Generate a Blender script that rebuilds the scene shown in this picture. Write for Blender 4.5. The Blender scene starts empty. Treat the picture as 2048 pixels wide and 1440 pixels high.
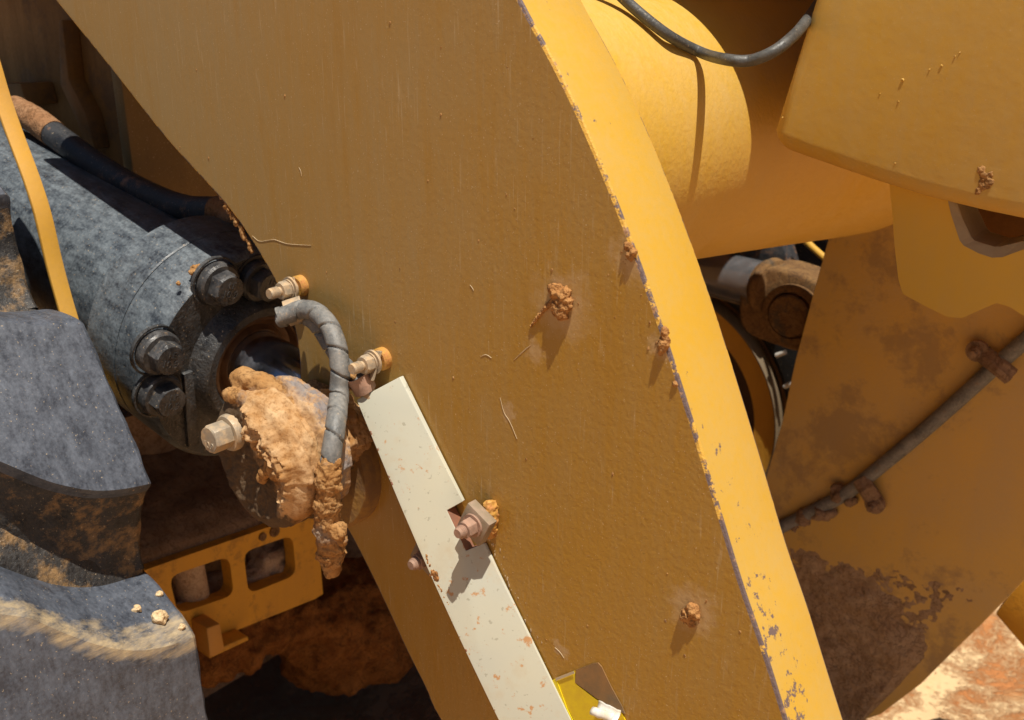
import bpy, bmesh, math, random
from mathutils import Vector, Matrix, noise, geometry
random.seed(7)
R = math.radians
# world axes: x = machine forward, y = across the machine (away from the viewer), z = up; metres
# ------------------------------------------------------------------ camera
scene = bpy.context.scene
CAM = Vector((0.0, -0.684, 1.65))
YAW, PITCH = R(40), R(20)
FH = Vector((-math.sin(YAW), math.cos(YAW), 0))
RIGHT = Vector((math.cos(YAW), math.sin(YAW), 0))
FWD = FH * math.cos(PITCH) + Vector((0, 0, -math.sin(PITCH)))
UP = FH * math.sin(PITCH) + Vector((0, 0, math.cos(PITCH)))
cam_d = bpy.data.cameras.new("camera")
cam_d.lens = 35.0; cam_d.sensor_width = 36.0
cam_d.clip_start = 0.02; cam_d.clip_end = 500
cam_d.dof.use_dof = True; cam_d.dof.focus_distance = 1.02; cam_d.dof.aperture_fstop = 9.0
cam = bpy.data.objects.new("camera", cam_d)
m = Matrix((RIGHT, UP, -FWD)).transposed().to_4x4(); m.translation = CAM
cam.matrix_world = m
scene.collection.objects.link(cam); scene.camera = cam
FPX = 2048 * 35.0 / 36.0
# ------------------------------------------------------------------ sky, sun, exposure
SUN = Vector((0.27, -0.145, 0.95)).normalized()      # towards the sun
world = bpy.data.worlds.new("World"); scene.world = world; world.use_nodes = True
wt = world.node_tree
sky = wt.nodes.new("ShaderNodeTexSky"); sky.sky_type = 'NISHITA'; sky.sun_disc = False
sky.sun_elevation = math.asin(SUN.z); sky.sun_rotation = math.atan2(SUN.x, SUN.y)
wt.nodes["Background"].inputs[1].default_value = 0.042
wt.links.new(sky.outputs[0], wt.nodes["Background"].inputs[0])
sd = bpy.data.lights.new("sun", 'SUN'); sd.energy = 5.0; sd.angle = R(0.53); sd.color = (1.0, 0.93, 0.82)
so = bpy.data.objects.new("sun", sd); scene.collection.objects.link(so)
so.rotation_euler = SUN.to_track_quat('Z', 'Y').to_euler(); so.location = (0, 0, 6)
scene.view_settings.view_transform = 'Standard'; scene.view_settings.look = 'None'
scene.view_settings.gamma = 1.0; scene.view_settings.exposure = 0.2
scene.view_settings.use_curve_mapping = False
try: scene.cycles.use_denoising = True
except Exception: pass

# ------------------------------------------------------------------ measuring helpers
def ray(px, py):
    return FWD + RIGHT * ((px - 1024) / FPX) + UP * ((720 - py) / FPX)
def V(px, py, y=0.0):
    d = ray(px, py); return CAM + d * ((y - CAM.y) / d.y)
def VX(px, py, x):
    d = ray(px, py); return CAM + d * ((x - CAM.x) / d.x)
def VZ(px, py, z):
    d = ray(px, py); return CAM + d * ((z - CAM.z) / d.z)
def VP(px, py, p, n):
    d = ray(px, py); return CAM + d * ((p - CAM).dot(n) / d.dot(n))
def proj(p):
    q = Vector(p) - CAM; w = q.dot(FWD)
    return (round(1024 + FPX * q.dot(RIGHT) / w), round(720 - FPX * q.dot(UP) / w), round(w, 3))

# ------------------------------------------------------------------ material helpers
class NT:
    def __init__(s, name):
        s.m = bpy.data.materials.new(name); s.m.use_nodes = True
        s.t = s.m.node_tree; s.b = s.t.nodes["Principled BSDF"]
        s.tc = s.t.nodes.new("ShaderNodeTexCoord").outputs["Object"]
    def link(s, a, b): s.t.links.new(a, b)
    def setin(s, sock, v):
        if hasattr(v, "is_output"): s.link(v, sock)
        else:
            if sock.type == 'RGBA' and len(v) == 3: v = (*v, 1)
            sock.default_value = v
    def mapping(s, scale=(1, 1, 1), rot=(0, 0, 0), loc=(0, 0, 0)):
        n = s.t.nodes.new("ShaderNodeMapping"); s.link(s.tc, n.inputs[0])
        n.inputs["Scale"].default_value = scale; n.inputs["Rotation"].default_value = rot
        n.inputs["Location"].default_value = loc
        return n.outputs[0]
    def noise(s, scale, detail=3, rough=0.55, vec=None, dist=0.0):
        n = s.t.nodes.new("ShaderNodeTexNoise"); s.link(vec or s.tc, n.inputs["Vector"])
        n.inputs["Scale"].default_value = scale; n.inputs["Detail"].default_value = detail
        n.inputs["Roughness"].default_value = rough; n.inputs["Distortion"].default_value = dist
        return n.outputs["Fac"]
    def voro(s, scale, vec=None, feature='F1'):
        n = s.t.nodes.new("ShaderNodeTexVoronoi"); n.feature = feature
        s.link(vec or s.tc, n.inputs["Vector"]); n.inputs["Scale"].default_value = scale
        return n.outputs["Distance"]
    def ramp(s, f, lo, hi, a=0.0, b=1.0):
        n = s.t.nodes.new("ShaderNodeMapRange"); n.clamp = True
        s.setin(n.inputs[0], f)
        for i, v in ((1, lo), (2, hi), (3, a), (4, b)): s.setin(n.inputs[i], v)
        return n.outputs[0]
    def math(s, op, a, b=0.0):
        n = s.t.nodes.new("ShaderNodeMath"); n.operation = op
        s.setin(n.inputs[0], a); s.setin(n.inputs[1], b); return n.outputs[0]
    def mix(s, f, a, b):
        n = s.t.nodes.new("ShaderNodeMix"); n.data_type = 'RGBA'
        s.setin(n.inputs[0], f); s.setin(n.inputs[6], a); s.setin(n.inputs[7], b); return n.outputs[2]
    def sep(s, i):
        n = s.t.nodes.new("ShaderNodeSeparateXYZ"); s.link(s.tc, n.inputs[0]); return n.outputs[i]
    def dist(s, p):
        n = s.t.nodes.new("ShaderNodeVectorMath"); n.operation = 'DISTANCE'
        s.link(s.tc, n.inputs[0]); n.inputs[1].default_value = p; return n.outputs["Value"]
    def bump(s, h, strength, dist, prev=None):
        n = s.t.nodes.new("ShaderNodeBump"); s.setin(n.inputs["Height"], h)
        n.inputs["Strength"].default_value = strength; n.inputs["Distance"].default_value = dist
        if prev is not None: s.link(prev, n.inputs["Normal"])
        return n.outputs[0]
    def done(s, col, rough=0.5, normal=None, metal=0.0, spec=0.5):
        s.setin(s.b.inputs["Base Color"], col); s.setin(s.b.inputs["Roughness"], rough)
        s.setin(s.b.inputs["Metallic"], metal); s.setin(s.b.inputs["Specular IOR Level"], spec)
        if normal is not None: s.link(normal, s.b.inputs["Normal"])
        return s.m

YEL = (0.62, 0.35, 0.030)
DUST = (0.44, 0.275, 0.135)
SOIL = (0.37, 0.18, 0.056)

def paint(name, base=YEL, dust=DUST, amount=0.35, big=5.0, fine=160.0, bump=0.35, rough=0.45, grime=None, grime_amt=0.0,
          streak=(70, 70, 6), bscale=120.0, specks=0.0, chips=0.0, lo=0.35, hi=0.75):
    n = NT(name)
    a = n.noise(big, 4, 0.6); st = n.noise(1.0, 3, 0.6, n.mapping(streak)); f = n.noise(fine, 3, 0.7)
    k = n.math('ADD', n.math('MULTIPLY', a, 0.55), n.math('ADD', n.math('MULTIPLY', st, 0.3), n.math('MULTIPLY', f, 0.25)))
    k = n.math('MULTIPLY', n.ramp(k, lo, hi), amount)
    c = n.mix(k, base, dust)
    if grime:
        g = n.ramp(n.noise(big * 1.7, 9, 0.74, n.mapping((1, 1, 1), (0, 0, 0), (3.1, 1.7, 5.2)), 0.15), 0.52, 0.60)
        c = n.mix(n.math('MULTIPLY', g, grime_amt), c, grime)
    if specks:
        c = n.mix(n.math('MULTIPLY', n.ramp(n.noise(420, 2, 0.5), 0.66, 0.72), specks), c, (0.62, 0.48, 0.30))
    if chips:
        c = n.mix(n.ramp(n.noise(55, 5, 0.7), 0.73 - chips, 0.745 - chips), c, (0.085, 0.07, 0.075))
    nb = n.bump(n.noise(bscale, 3, 0.55), bump, 0.0022)
    nb = n.bump(n.noise(14, 3, 0.5), bump * 0.35, 0.006, nb)
    return n.done(c, n.ramp(k, 0, 0.6, rough, min(0.95, rough + 0.35)), nb)

def soilmat(name, base=SOIL, dark=(0.11, 0.05, 0.018), pale=(0.43, 0.245, 0.10), fine=220.0, bump=0.9, patch=None):
    n = NT(name)
    a = n.noise(28, 5, 0.65); f = n.noise(fine, 4, 0.7)
    c = n.mix(n.ramp(a, 0.36, 0.62), base, pale)
    c = n.mix(n.ramp(f, 0.5, 0.3, 0.0, 0.65), c, dark)
    cr = n.ramp(n.math('ABSOLUTE', n.math('SUBTRACT', n.noise(26, 4, 0.6, n.mapping(loc=(2, 9, 4)), 0.8), 0.5)), 0.022, 0.004)
    c = n.mix(n.math('MULTIPLY', cr, 0.6), c, dark)
    if patch: c = n.mix(n.ramp(n.noise(20, 4, 0.6, n.mapping(loc=(4, 2, 1))), 0.57, 0.66, 0, 0.75), c, patch)
    nb = n.bump(f, bump, 0.0025); nb = n.bump(n.noise(70, 4, 0.6), bump, 0.006, nb); nb = n.bump(cr, -0.5 * bump, 0.004, nb)
    return n.done(c, 0.95, nb, 0, 0.2)

def rubber(name, base=(0.018, 0.019, 0.022), dust=(0.15, 0.155, 0.17), amount=0.8, big=14, rough=0.5, brown=None, bump=0.35, blo=0.60, streak=(30, 90, 30)):
    n = NT(name)
    a = n.noise(big, 5, 0.7); f = n.noise(230, 3, 0.7); st = n.noise(1.0, 4, 0.7, n.mapping(streak, (0, R(25), R(20))))
    k = n.ramp(n.math('ADD', n.math('MULTIPLY', a, 0.38), n.math('ADD', n.math('MULTIPLY', f, 0.32), n.math('MULTIPLY', st, 0.35))), 0.42, 0.70)
    c = n.mix(n.math('MULTIPLY', k, amount), base, dust)
    if brown: c = n.mix(n.ramp(n.noise(big * 1.6, 6, 0.75, n.mapping(loc=(7, 3, 9))), blo, blo + 0.15, 0, 0.85), c, brown)
    c = n.mix(n.ramp(n.noise(330, 2, 0.5), 0.685, 0.72, 0, 0.7), c, (0.42, 0.33, 0.22))
    nb = n.bump(f, bump, 0.0016); nb = n.bump(n.noise(60, 4, 0.6), bump, 0.003, nb)
    return n.done(c, n.ramp(k, 0, 1, rough, rough + 0.3), nb)

def metal(name, col, rough, dust=None, amt=0.0, scale=60, bump=0.1, met=1.0):
    n = NT(name)
    c = col; r = rough
    if dust:
        k = n.ramp(n.noise(scale, 5, 0.7), 0.42, 0.62, 0, amt)
        c = n.mix(k, col, dust); r = n.ramp(k, 0, 1, rough, 0.9); met_s = n.ramp(k, 0, 1, met, 0.0)
    else: met_s = met
    nb = n.bump(n.noise(240, 3, 0.6), bump, 0.001)
    return n.done(c, r, nb, met_s)

# ------------------------------------------------------------------ geometry helpers: geo = (verts, faces)
def join(*gs):
    v, f = [], []
    for g in gs:
        o = len(v); v += [Vector(p) for p in g[0]]; f += [[i + o for i in q] for q in g[1]]
    return v, f
def xf(g, M): return [M @ Vector(p) for p in g[0]], g[1]
def frame(axis, origin, hint=(0, 0, 1)):
    z = Vector(axis).normalized(); h = Vector(hint)
    if abs(z.dot(h.normalized())) > 0.98: h = Vector((1, 0, 0))
    x = (h - z * h.dot(z)).normalized(); y = z.cross(x)
    M = Matrix((x, y, z)).transposed().to_4x4(); M.translation = origin
    return M
def lathe(profile, seg=48, cap0=True, cap1=True):
    """profile [(r, z)...] about local z"""
    v, f = [], []
    for r, z in profile:
        for i in range(seg):
            a = 2 * math.pi * i / seg; v.append((r * math.cos(a), r * math.sin(a), z))
    for k in range(len(profile) - 1):
        for i in range(seg):
            j = (i + 1) % seg; f.append([k * seg + i, k * seg + j, (k + 1) * seg + j, (k + 1) * seg + i])
    if cap0: f.append(list(range(seg))[::-1])
    if cap1: f.append([(len(profile) - 1) * seg + i for i in range(seg)])
    return v, f
def box(x0, x1, y0, y1, z0, z1):
    v = [(x, y, z) for z in (z0, z1) for y in (y0, y1) for x in (x0, x1)]
    return v, [[0, 2, 3, 1], [4, 5, 7, 6], [0, 1, 5, 4], [2, 6, 7, 3], [0, 4, 6, 2], [1, 3, 7, 5]]
def prism(poly, a0, a1, axis='y'):
    """closed polygon of 3D points (coordinate along axis ignored) extruded between a0 and a1"""
    n = len(poly); v = []
    for a in (a0, a1):
        for p in poly:
            p = Vector(p)
            v.append({'y': (p.x, a, p.z), 'x': (a, p.y, p.z), 'z': (p.x, p.y, a)}[axis])
    f = [list(range(n)), [n + i for i in range(n)][::-1]]
    for i in range(n):
        j = (i + 1) % n; f.append([j, i, n + i, n + j])
    return v, f
def spline(pts, n=12):
    pts = [Vector(p) for p in pts]; out = []
    P = [pts[0] * 2 - pts[1]] + pts + [pts[-1] * 2 - pts[-2]]
    for i in range(1, len(P) - 2):
        for k in range(n):
            t = k / n; a, b, c, d = P[i - 1], P[i], P[i + 1], P[i + 2]
            out.append(0.5 * ((2 * b) + (c - a) * t + (2 * a - 5 * b + 4 * c - d) * t * t + (3 * b - a - 3 * c + d) * t ** 3))
    out.append(pts[-1]); return out
def sweep(path, rad, seg=20, rfun=None, cap=True):
    """tube along path; rfun(s, angle, k) -> radius"""
    v, f = [], []; s = 0.0; nrm = None
    for k, p in enumerate(path):
        t = (path[min(k + 1, len(path) - 1)] - path[max(k - 1, 0)]).normalized()
        if nrm is None: nrm = t.orthogonal().normalized()
        nrm = (nrm - t * nrm.dot(t)).normalized(); bi = t.cross(nrm)
        if k: s += (p - path[k - 1]).length
        for i in range(seg):
            a = 2 * math.pi * i / seg
            r = rfun(s, a, k) if rfun else rad
            v.append(p + (nrm * math.cos(a) + bi * math.sin(a)) * r)
    for k in range(len(path) - 1):
        for i in range(seg):
            j = (i + 1) % seg; f.append([k * seg + i, k * seg + j, (k + 1) * seg + j, (k + 1) * seg + i])
    if cap:
        f.append(list(range(seg))[::-1]); f.append([(len(path) - 1) * seg + i for i in range(seg)])
    return v, f
def resample(path, step):
    out = [path[0].copy()]; acc = 0.0
    for a, b in zip(path, path[1:]):
        L = (b - a).length
        while acc + L >= step:
            t = (step - acc) / L; a = a.lerp(b, t); out.append(a.copy()); L = (b - a).length; acc = 0.0
        acc += L
    return out
def hexgeo(af, h, ch=0.16, dome=0.0):
    """hexagon of width af across flats, height h along local z, chamfered crown"""
    rc = af / math.sqrt(3); v = []; f = []
    for z in (0, h * (1 - ch)):
        for i in range(6):
            a = math.pi / 3 * i; v.append((rc * math.cos(a), rc * math.sin(a), z))
    n2 = 24; rt = af * 0.475
    for i in range(n2):
        a = 2 * math.pi * i / n2; v.append((rt * math.cos(a), rt * math.sin(a), h))
    f.append([5, 4, 3, 2, 1, 0])
    for i in range(6):
        j = (i + 1) % 6; f.append([i, j, 6 + j, 6 + i])
        t = [12 + (4 * i + k) % n2 for k in range(5)]
        f.append([6 + i, 6 + j] + t[::-1])
    f.append([12 + i for i in range(n2)])
    return v, f
def blob(c, r, seed=0, sub=3, amp=0.25, freq=1.6, sq=(1, 1, 1)):
    bm = bmesh.new(); bmesh.ops.create_icosphere(bm, subdivisions=sub, radius=1.0)
    v = []
    for p in bm.verts:
        d = p.co.normalized(); k = 1 + amp * noise.fractal(d * freq + Vector((seed * 3.7, seed * 1.3, 0)), 1.0, 2.1, 4)
        v.append(Vector(c) + Vector((d.x * sq[0], d.y * sq[1], d.z * sq[2])) * r * k)
    f = [[w.index for w in q.verts] for q in bm.faces]; bm.free(); return v, f

C = scene.collection
def obj(name, g, mat, parent=None, smooth=True, bevel=0.0, bseg=2, angle=35, base=None):
    v, f = g
    o0 = Vector(parent["_w"]) if parent else Vector(base if base else (0, 0, 0))
    me = bpy.data.meshes.new(name)
    me.from_pydata([Vector(p) - o0 for p in v], [], f); me.validate()
    mats = mat if isinstance(mat, (list, tuple)) else [mat]
    for mm in mats: me.materials.append(mm)
    bm = bmesh.new(); bm.from_mesh(me)
    bmesh.ops.recalc_face_normals(bm, faces=bm.faces)
    if bevel:
        ed = [e for e in bm.edges if len(e.link_faces) == 2 and e.calc_face_angle(0) > R(angle)]
        bmesh.ops.bevel(bm, geom=ed, offset=bevel, segments=bseg, affect='EDGES', profile=0.5, clamp_overlap=True)
    for q in bm.faces: q.smooth = smooth
    if smooth:
        for e in bm.edges:
            if len(e.link_faces) == 2 and e.calc_face_angle(0) > R(angle): e.smooth = False
    bm.to_mesh(me); bm.free()
    o = bpy.data.objects.new(name, me); C.objects.link(o)
    if parent: o.parent = parent
    else: o.location = o0
    o["_w"] = tuple(o0)
    return o
def thing(name, label, cat, base, group=None):
    o = bpy.data.objects.new(name, None); C.objects.link(o); o.empty_display_size = 0.05
    o.location = base; o["_w"] = tuple(Vector(base)); tag(o, label, cat, group); return o
def tag(o, label, cat, group=None):
    o["label"] = label; o["category"] = cat
    if group: o["group"] = group
    return o
def fused(name, gs, mat, parent=None, voxel=0.002, amp=0.004, size=0.012, amp2=0.0015, size2=0.003, base=None):
    """lumps fused by a voxel remesh and roughened"""
    o = obj(name, join(*gs), mat, parent, True, base=base)
    md = o.modifiers.new("fuse", 'REMESH'); md.mode = 'VOXEL'; md.voxel_size = voxel; md.use_smooth_shade = True
    for k, (a, s) in enumerate(((amp, size), (amp2, size2))):
        if not a: continue
        t = bpy.data.textures.new(name + "_grain", 'CLOUDS'); t.noise_scale = s; t.noise_depth = 4
        d = o.modifiers.new("grain", 'DISPLACE'); d.texture = t; d.strength = a * 2; d.mid_level = 0.5
        d.texture_coords = 'LOCAL'
    return o
def structure(o): o["kind"] = "structure"; return o

# ------------------------------------------------------------------ materials
def arm_face_mat():
    n = NT("arm_paint_dusty")
    big = n.noise(3.2, 4, 0.6); st = n.noise(1.0, 5, 0.7, n.mapping((90, 90, 9), (0, R(-9), 0))); f = n.noise(300, 3, 0.75)
    st2 = n.noise(1.0, 4, 0.7, n.mapping((260, 260, 45), (0, R(-14), 0), (2, 5, 1)))
    zx = n.math('ADD', n.math('MULTIPLY', n.sep(0), -0.9), n.math('MULTIPLY', n.sep(2), 0.55))
    k = n.math('ADD', n.math('MULTIPLY', big, 0.5), n.math('ADD', n.math('MULTIPLY', st, 0.34), n.math('ADD', n.math('MULTIPLY', f, 0.12), n.math('MULTIPLY', st2, 0.22))))
    k = n.math('ADD', k, n.ramp(zx, 0.10, 0.85, -0.09, 0.20))
    k = n.ramp(k, 0.46, 0.86, 0.05, 0.92)
    c = n.mix(k, (0.405, 0.210, 0.021), (0.365, 0.252, 0.105))
    # pale dust rings round the stuck lumps of mud
    hn = n.math('MULTIPLY', n.math('SUBTRACT', n.noise(60, 4, 0.7), 0.5), 0.05)
    for (px, py, r0) in ((1125, 610, 0.034), (1385, 1222, 0.024), (1270, 520, 0.024), (1330, 690, 0.018), (1065, 700, 0.014), (1120, 1300, 0.009), (1020, 830, 0.010)):
        d = n.math('ADD', n.dist(V(px, py, 0) - Vector(ARM_BASE)), hn)
        c = n.mix(n.ramp(d, r0 * 1.15, r0 * 0.45, 0, 0.55), c, (0.52, 0.36, 0.20))
    c = n.mix(n.ramp(n.noise(520, 2, 0.5), 0.68, 0.73, 0, 0.55), c, (0.70, 0.55, 0.36))
    c = n.mix(n.ramp(n.noise(30, 6, 0.8, n.mapping(loc=(1, 8, 3))), 0.73, 0.75, 0, 0.8), c, (0.12, 0.08, 0.06))
    # thin pale dust runs
    r1 = n.ramp(n.noise(1.0, 3, 0.6, n.mapping((330, 330, 16), (0, R(-11), 0), (7, 1, 4))), 0.60, 0.72)
    r2 = n.ramp(n.noise(9, 4, 0.6, n.mapping(loc=(9, 2, 2))), 0.42, 0.66)
    c = n.mix(n.math('MULTIPLY', n.math('MULTIPLY', r1, r2), 0.75), c, (0.56, 0.43, 0.25))
    # rubbed darker runs
    r3 = n.ramp(n.noise(1.0, 4, 0.65, n.mapping((40, 40, 5), (0, R(-8), 0), (3, 8, 1))), 0.55, 0.72)
    c = n.mix(n.math('MULTIPLY', r3, 0.35), c, (0.36, 0.185, 0.022))
    h1 = n.noise(170, 3, 0.55, None, 0.6); h2 = n.voro(230, n.mapping((1, 1, 0.7)), 'SMOOTH_F1')
    ham = n.ramp(n.math('ADD', zx, n.math('MULTIPLY', n.noise(5, 3, 0.5), 0.4)), 0.85, 0.30, 0.25, 1.0)
    nb = n.bump(n.math('MULTIPLY', n.math('ADD', h1, n.math('MULTIPLY', h2, 0.5)), ham), 0.22, 0.0020)
    nb = n.bump(n.noise(520, 3, 0.6), 0.10, 0.0006, nb)
    nb = n.bump(n.noise(1.0, 3, 0.6, n.mapping((420, 420, 40), (0, R(-11), 0))), 0.10, 0.0008, nb)
    return n.done(c, n.ramp(k, 0.1, 0.7, 0.36, 0.55), nb, 0, 0.5)
def arm_edge_mat():
    n = NT("arm_edge_paint_chipped")
    f = n.noise(130, 3, 0.7); a = n.noise(10, 4, 0.6)
    c = n.mix(n.ramp(n.math('ADD', n.math('MULTIPLY', a, 0.6), n.math('MULTIPLY', f, 0.4)), 0.38, 0.66, 0, 0.6), (0.62, 0.365, 0.038), (0.56, 0.385, 0.13))
    low = n.ramp(n.sep(2), 0.50, 0.02)                     # more wear towards the bucket end
    ed = n.ramp(n.sep(1), 0.022, 0.0)
    th = n.math('ADD', n.math('MULTIPLY', n.noise(62, 6, 0.72), 1.0), n.math('ADD', n.math('MULTIPLY', low, 0.055), n.math('MULTIPLY', n.math('MULTIPLY', ed, ed), n.math('ADD', n.math('MULTIPLY', low, 0.12), 0.05))))
    ch = n.ramp(th, 0.735, 0.75)
    c = n.mix(ch, c, (0.165, 0.115, 0.105))
    c = n.mix(n.ramp(n.noise(300, 2, 0.5), 0.70, 0.73, 0, n.math('MULTIPLY', low, 0.6)), c, (0.35, 0.18, 0.06))
    nb = n.bump(ch, -0.5, 0.0008); nb = n.bump(n.noise(1.0, 3, 0.5, n.mapping((10, 300, 10))), 0.10, 0.001, nb)
    nb = n.bump(n.noise(180, 3, 0.5), 0.12, 0.0012, nb)
    return n.done(c, 0.5, nb)
def arm_bevel_mat():
    n = NT("arm_corner_bare_steel")
    low = n.ramp(n.sep(2), 0.62, 0.1)
    th = n.math('ADD', n.noise(48, 6, 0.75), n.math('MULTIPLY', low, 0.20))
    c = n.mix(n.ramp(th, 0.52, 0.56), (0.70, 0.40, 0.06), (0.15, 0.105, 0.10))
    c = n.mix(n.ramp(n.noise(90, 4, 0.7, n.mapping(loc=(3, 3, 3))), 0.58, 0.64, 0, 0.8), c, (0.40, 0.22, 0.11))
    nb = n.bump(n.noise(160, 4, 0.7), 0.6, 0.003)
    return n.done(c, 0.6, nb)
ARM_BASE = V(1200, 1440, 0.04)
M_face, M_edge, M_bev = arm_face_mat(), arm_edge_mat(), arm_bevel_mat()
M_yel = paint("yellow_paint", amount=0.35, bump=0.2)
M_tube = paint("torque_tube_paint", base=(0.66, 0.385, 0.030), dust=(0.60, 0.43, 0.20), amount=0.55, big=7, bump=0.32, rough=0.36, bscale=150)
M_lever = paint("lever_paint", base=(0.58, 0.325, 0.026), dust=(0.50, 0.345, 0.13), amount=0.85, big=4, bump=0.16, rough=0.42, bscale=60, specks=0.25, chips=-0.02)
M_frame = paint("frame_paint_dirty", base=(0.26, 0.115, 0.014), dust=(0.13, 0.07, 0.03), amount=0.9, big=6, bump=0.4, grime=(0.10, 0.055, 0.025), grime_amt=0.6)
M_frame2 = paint("axle_bracket_paint", base=(0.74, 0.37, 0.022), dust=(0.52, 0.28, 0.07), amount=0.5, big=9, bump=0.3, grime=(0.16, 0.08, 0.03), grime_amt=0.4)
M_far = paint("far_arm_paint_grimy", base=(0.68, 0.40, 0.035), dust=(0.52, 0.37, 0.18), amount=0.9, big=3.5, bump=0.3, grime=(0.20, 0.14, 0.10), grime_amt=0.45, streak=(14, 14, 5), specks=0.15, lo=0.3, hi=0.7)
M_black = rubber("cylinder_black_paint", base=(0.026, 0.032, 0.042), dust=(0.23, 0.27, 0.30), amount=0.85, big=42, rough=0.34, streak=(22, 120, 60), bump=0.3)
M_blackc = rubber("gland_casting_shaded_black", base=(0.014, 0.015, 0.017), dust=(0.13, 0.13, 0.13), amount=0.7, big=22, rough=0.36, bump=0.9)  # cast black, darker than the barrel: the front face's shade put into colour
M_bolt = rubber("bolt_black_oxide", base=(0.022, 0.023, 0.026), dust=(0.16, 0.155, 0.15), amount=0.6, big=60, rough=0.28, brown=(0.30, 0.19, 0.10))
M_tyre = rubber("tyre_rubber", base=(0.038, 0.044, 0.058), dust=(0.140, 0.160, 0.200), amount=0.95, big=30, rough=0.38, brown=None, bump=0.16)
def tyre_lug_mat():
    m_ = M_tyre; n = m_.node_tree; at_ = n.nodes.new("ShaderNodeAttribute"); at_.attribute_name = "crest"
    b_ = n.nodes["Principled BSDF"]; src = b_.inputs["Base Color"].links[0].from_socket
    tc = n.nodes["Texture Coordinate"].outputs["Object"]; nz = n.nodes.new("ShaderNodeTexNoise"); nz.inputs["Scale"].default_value = 1.0; nz.inputs["Detail"].default_value = 6; nz.inputs["Roughness"].default_value = .7; mp = n.nodes.new("ShaderNodeMapping"); mp.inputs["Scale"].default_value = (70, 14, 70)
    n.links.new(tc, mp.inputs[0]); tc = mp.outputs[0]
    n.links.new(tc, nz.inputs["Vector"])
    mu = n.nodes.new("ShaderNodeMath"); mu.operation = 'MULTIPLY'; n.links.new(at_.outputs["Fac"], mu.inputs[0]); n.links.new(nz.outputs["Fac"], mu.inputs[1])
    mr = n.nodes.new("ShaderNodeMapRange"); n.links.new(mu.outputs[0], mr.inputs[0]); mr.inputs[1].default_value = .34; mr.inputs[2].default_value = .60; mr.inputs[4].default_value = .85
    mx = n.nodes.new("ShaderNodeMix"); mx.data_type = 'RGBA'; n.links.new(mr.outputs[0], mx.inputs[0]); n.links.new(src, mx.inputs[6]); mx.inputs[7].default_value = (.55, .42, .24, 1)
    n.links.new(mx.outputs[2], b_.inputs["Base Color"])
tyre_lug_mat()
M_tyred = rubber("tyre_carcass_rubber", base=(0.014, 0.014, 0.015), dust=(0.11, 0.10, 0.09), amount=0.7, big=16, rough=0.5, brown=(0.34, 0.20, 0.08), bump=0.9, blo=0.50)
M_hose = rubber("hose_rubber", base=(0.016, 0.018, 0.022), dust=(0.085, 0.085, 0.09), amount=0.7, big=20, rough=0.42, brown=(0.33, 0.17, 0.085), blo=0.55)
M_wrap = rubber("spiral_wrap_plastic", base=(0.11, 0.115, 0.115), dust=(0.31, 0.29, 0.26), amount=0.9, big=30, rough=0.45, brown=(0.50, 0.31, 0.15))
M_chrome = metal("rod_chrome", (0.45, 0.48, 0.56), 0.12, (0.26, 0.17, 0.10), 0.22, 9, 0.05)
M_chromeb = metal("rod_chrome_clean", (0.60, 0.62, 0.66), 0.16, (0.2, 0.14, 0.1), 0.06, 30, 0.02, 0.88)
M_seal = metal("wiper_seal_oily", (0.10, 0.05, 0.025), 0.3, (0.16, 0.08, 0.03), 0.7, 60, 0.2, 0.2)
M_zinc = metal("dusty_zinc", (0.42, 0.35, 0.26), 0.5, (0.52, 0.36, 0.20), 0.95, 70, 0.5, 0.4)
M_rust = metal("rusty_steel", (0.33, 0.21, 0.15), 0.7, (0.42, 0.25, 0.17), 0.9, 80, 0.5, 0.2)
M_weld = metal("weld_bead", (0.55, 0.30, 0.06), 0.5, (0.48, 0.20, 0.06), 0.9, 90, 0.8, 0.1)
M_mud = soilmat("dried_mud", patch=(0.27, 0.22, 0.18), bump=0.4)
M_mudd = soilmat("damp_dark_mud", base=(0.17, 0.095, 0.045), dark=(0.06, 0.033, 0.018), pale=(0.30, 0.18, 0.09))
M_mudr = soilmat("rust_red_mud", base=(0.38, 0.165, 0.05), dark=(0.11, 0.04, 0.014), pale=(0.48, 0.25, 0.09))
M_axle = soilmat("caked_axle_soil", base=(0.21, 0.135, 0.085), dark=(0.10, 0.06, 0.035), pale=(0.29, 0.20, 0.135), bump=0.5)
M_rustdark = soilmat("rust_dark_soil", base=(0.20, 0.07, 0.015), dark=(0.06, 0.024, 0.008), pale=(0.30, 0.125, 0.032))
M_crumb = soilmat("pale_crumb", base=(.66, .46, .24), pale=(.75, .58, .36))
def cover_mat():
    n = NT("pale_grey_primer")
    c = n.mix(n.ramp(n.noise(8, 3, 0.5), 0.35, 0.7), (0.52, 0.52, 0.43), (0.58, 0.555, 0.42))
    low = n.ramp(n.sep(2), 0.45, -0.05, -0.02, 0.055)
    s = n.math('ADD', n.noise(75, 4, 0.7), low)
    c = n.mix(n.ramp(s, 0.635, 0.70, 0, 0.85), c, (0.50, 0.23, 0.07))
    c = n.mix(n.ramp(n.noise(160, 2, 0.6, n.mapping(loc=(5, 1, 2))), 0.66, 0.72, 0, 0.6), c, (0.30, 0.28, 0.20))
    c = n.mix(n.ramp(n.noise(14, 5, 0.7, n.mapping(loc=(2, 2, 8))), 0.54, 0.72, 0, 0.6), c, (0.52, 0.42, 0.27))
    nb = n.bump(n.noise(200, 3, 0.6), 0.06, 0.001)
    return n.done(c, 0.42, nb)
M_cover = cover_mat()
M_tab = metal("tab_plate_dusty", (0.26, 0.20, 0.13), 0.7, (0.36, 0.25, 0.18), 0.7, 60, 0.4, 0.1)
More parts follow.
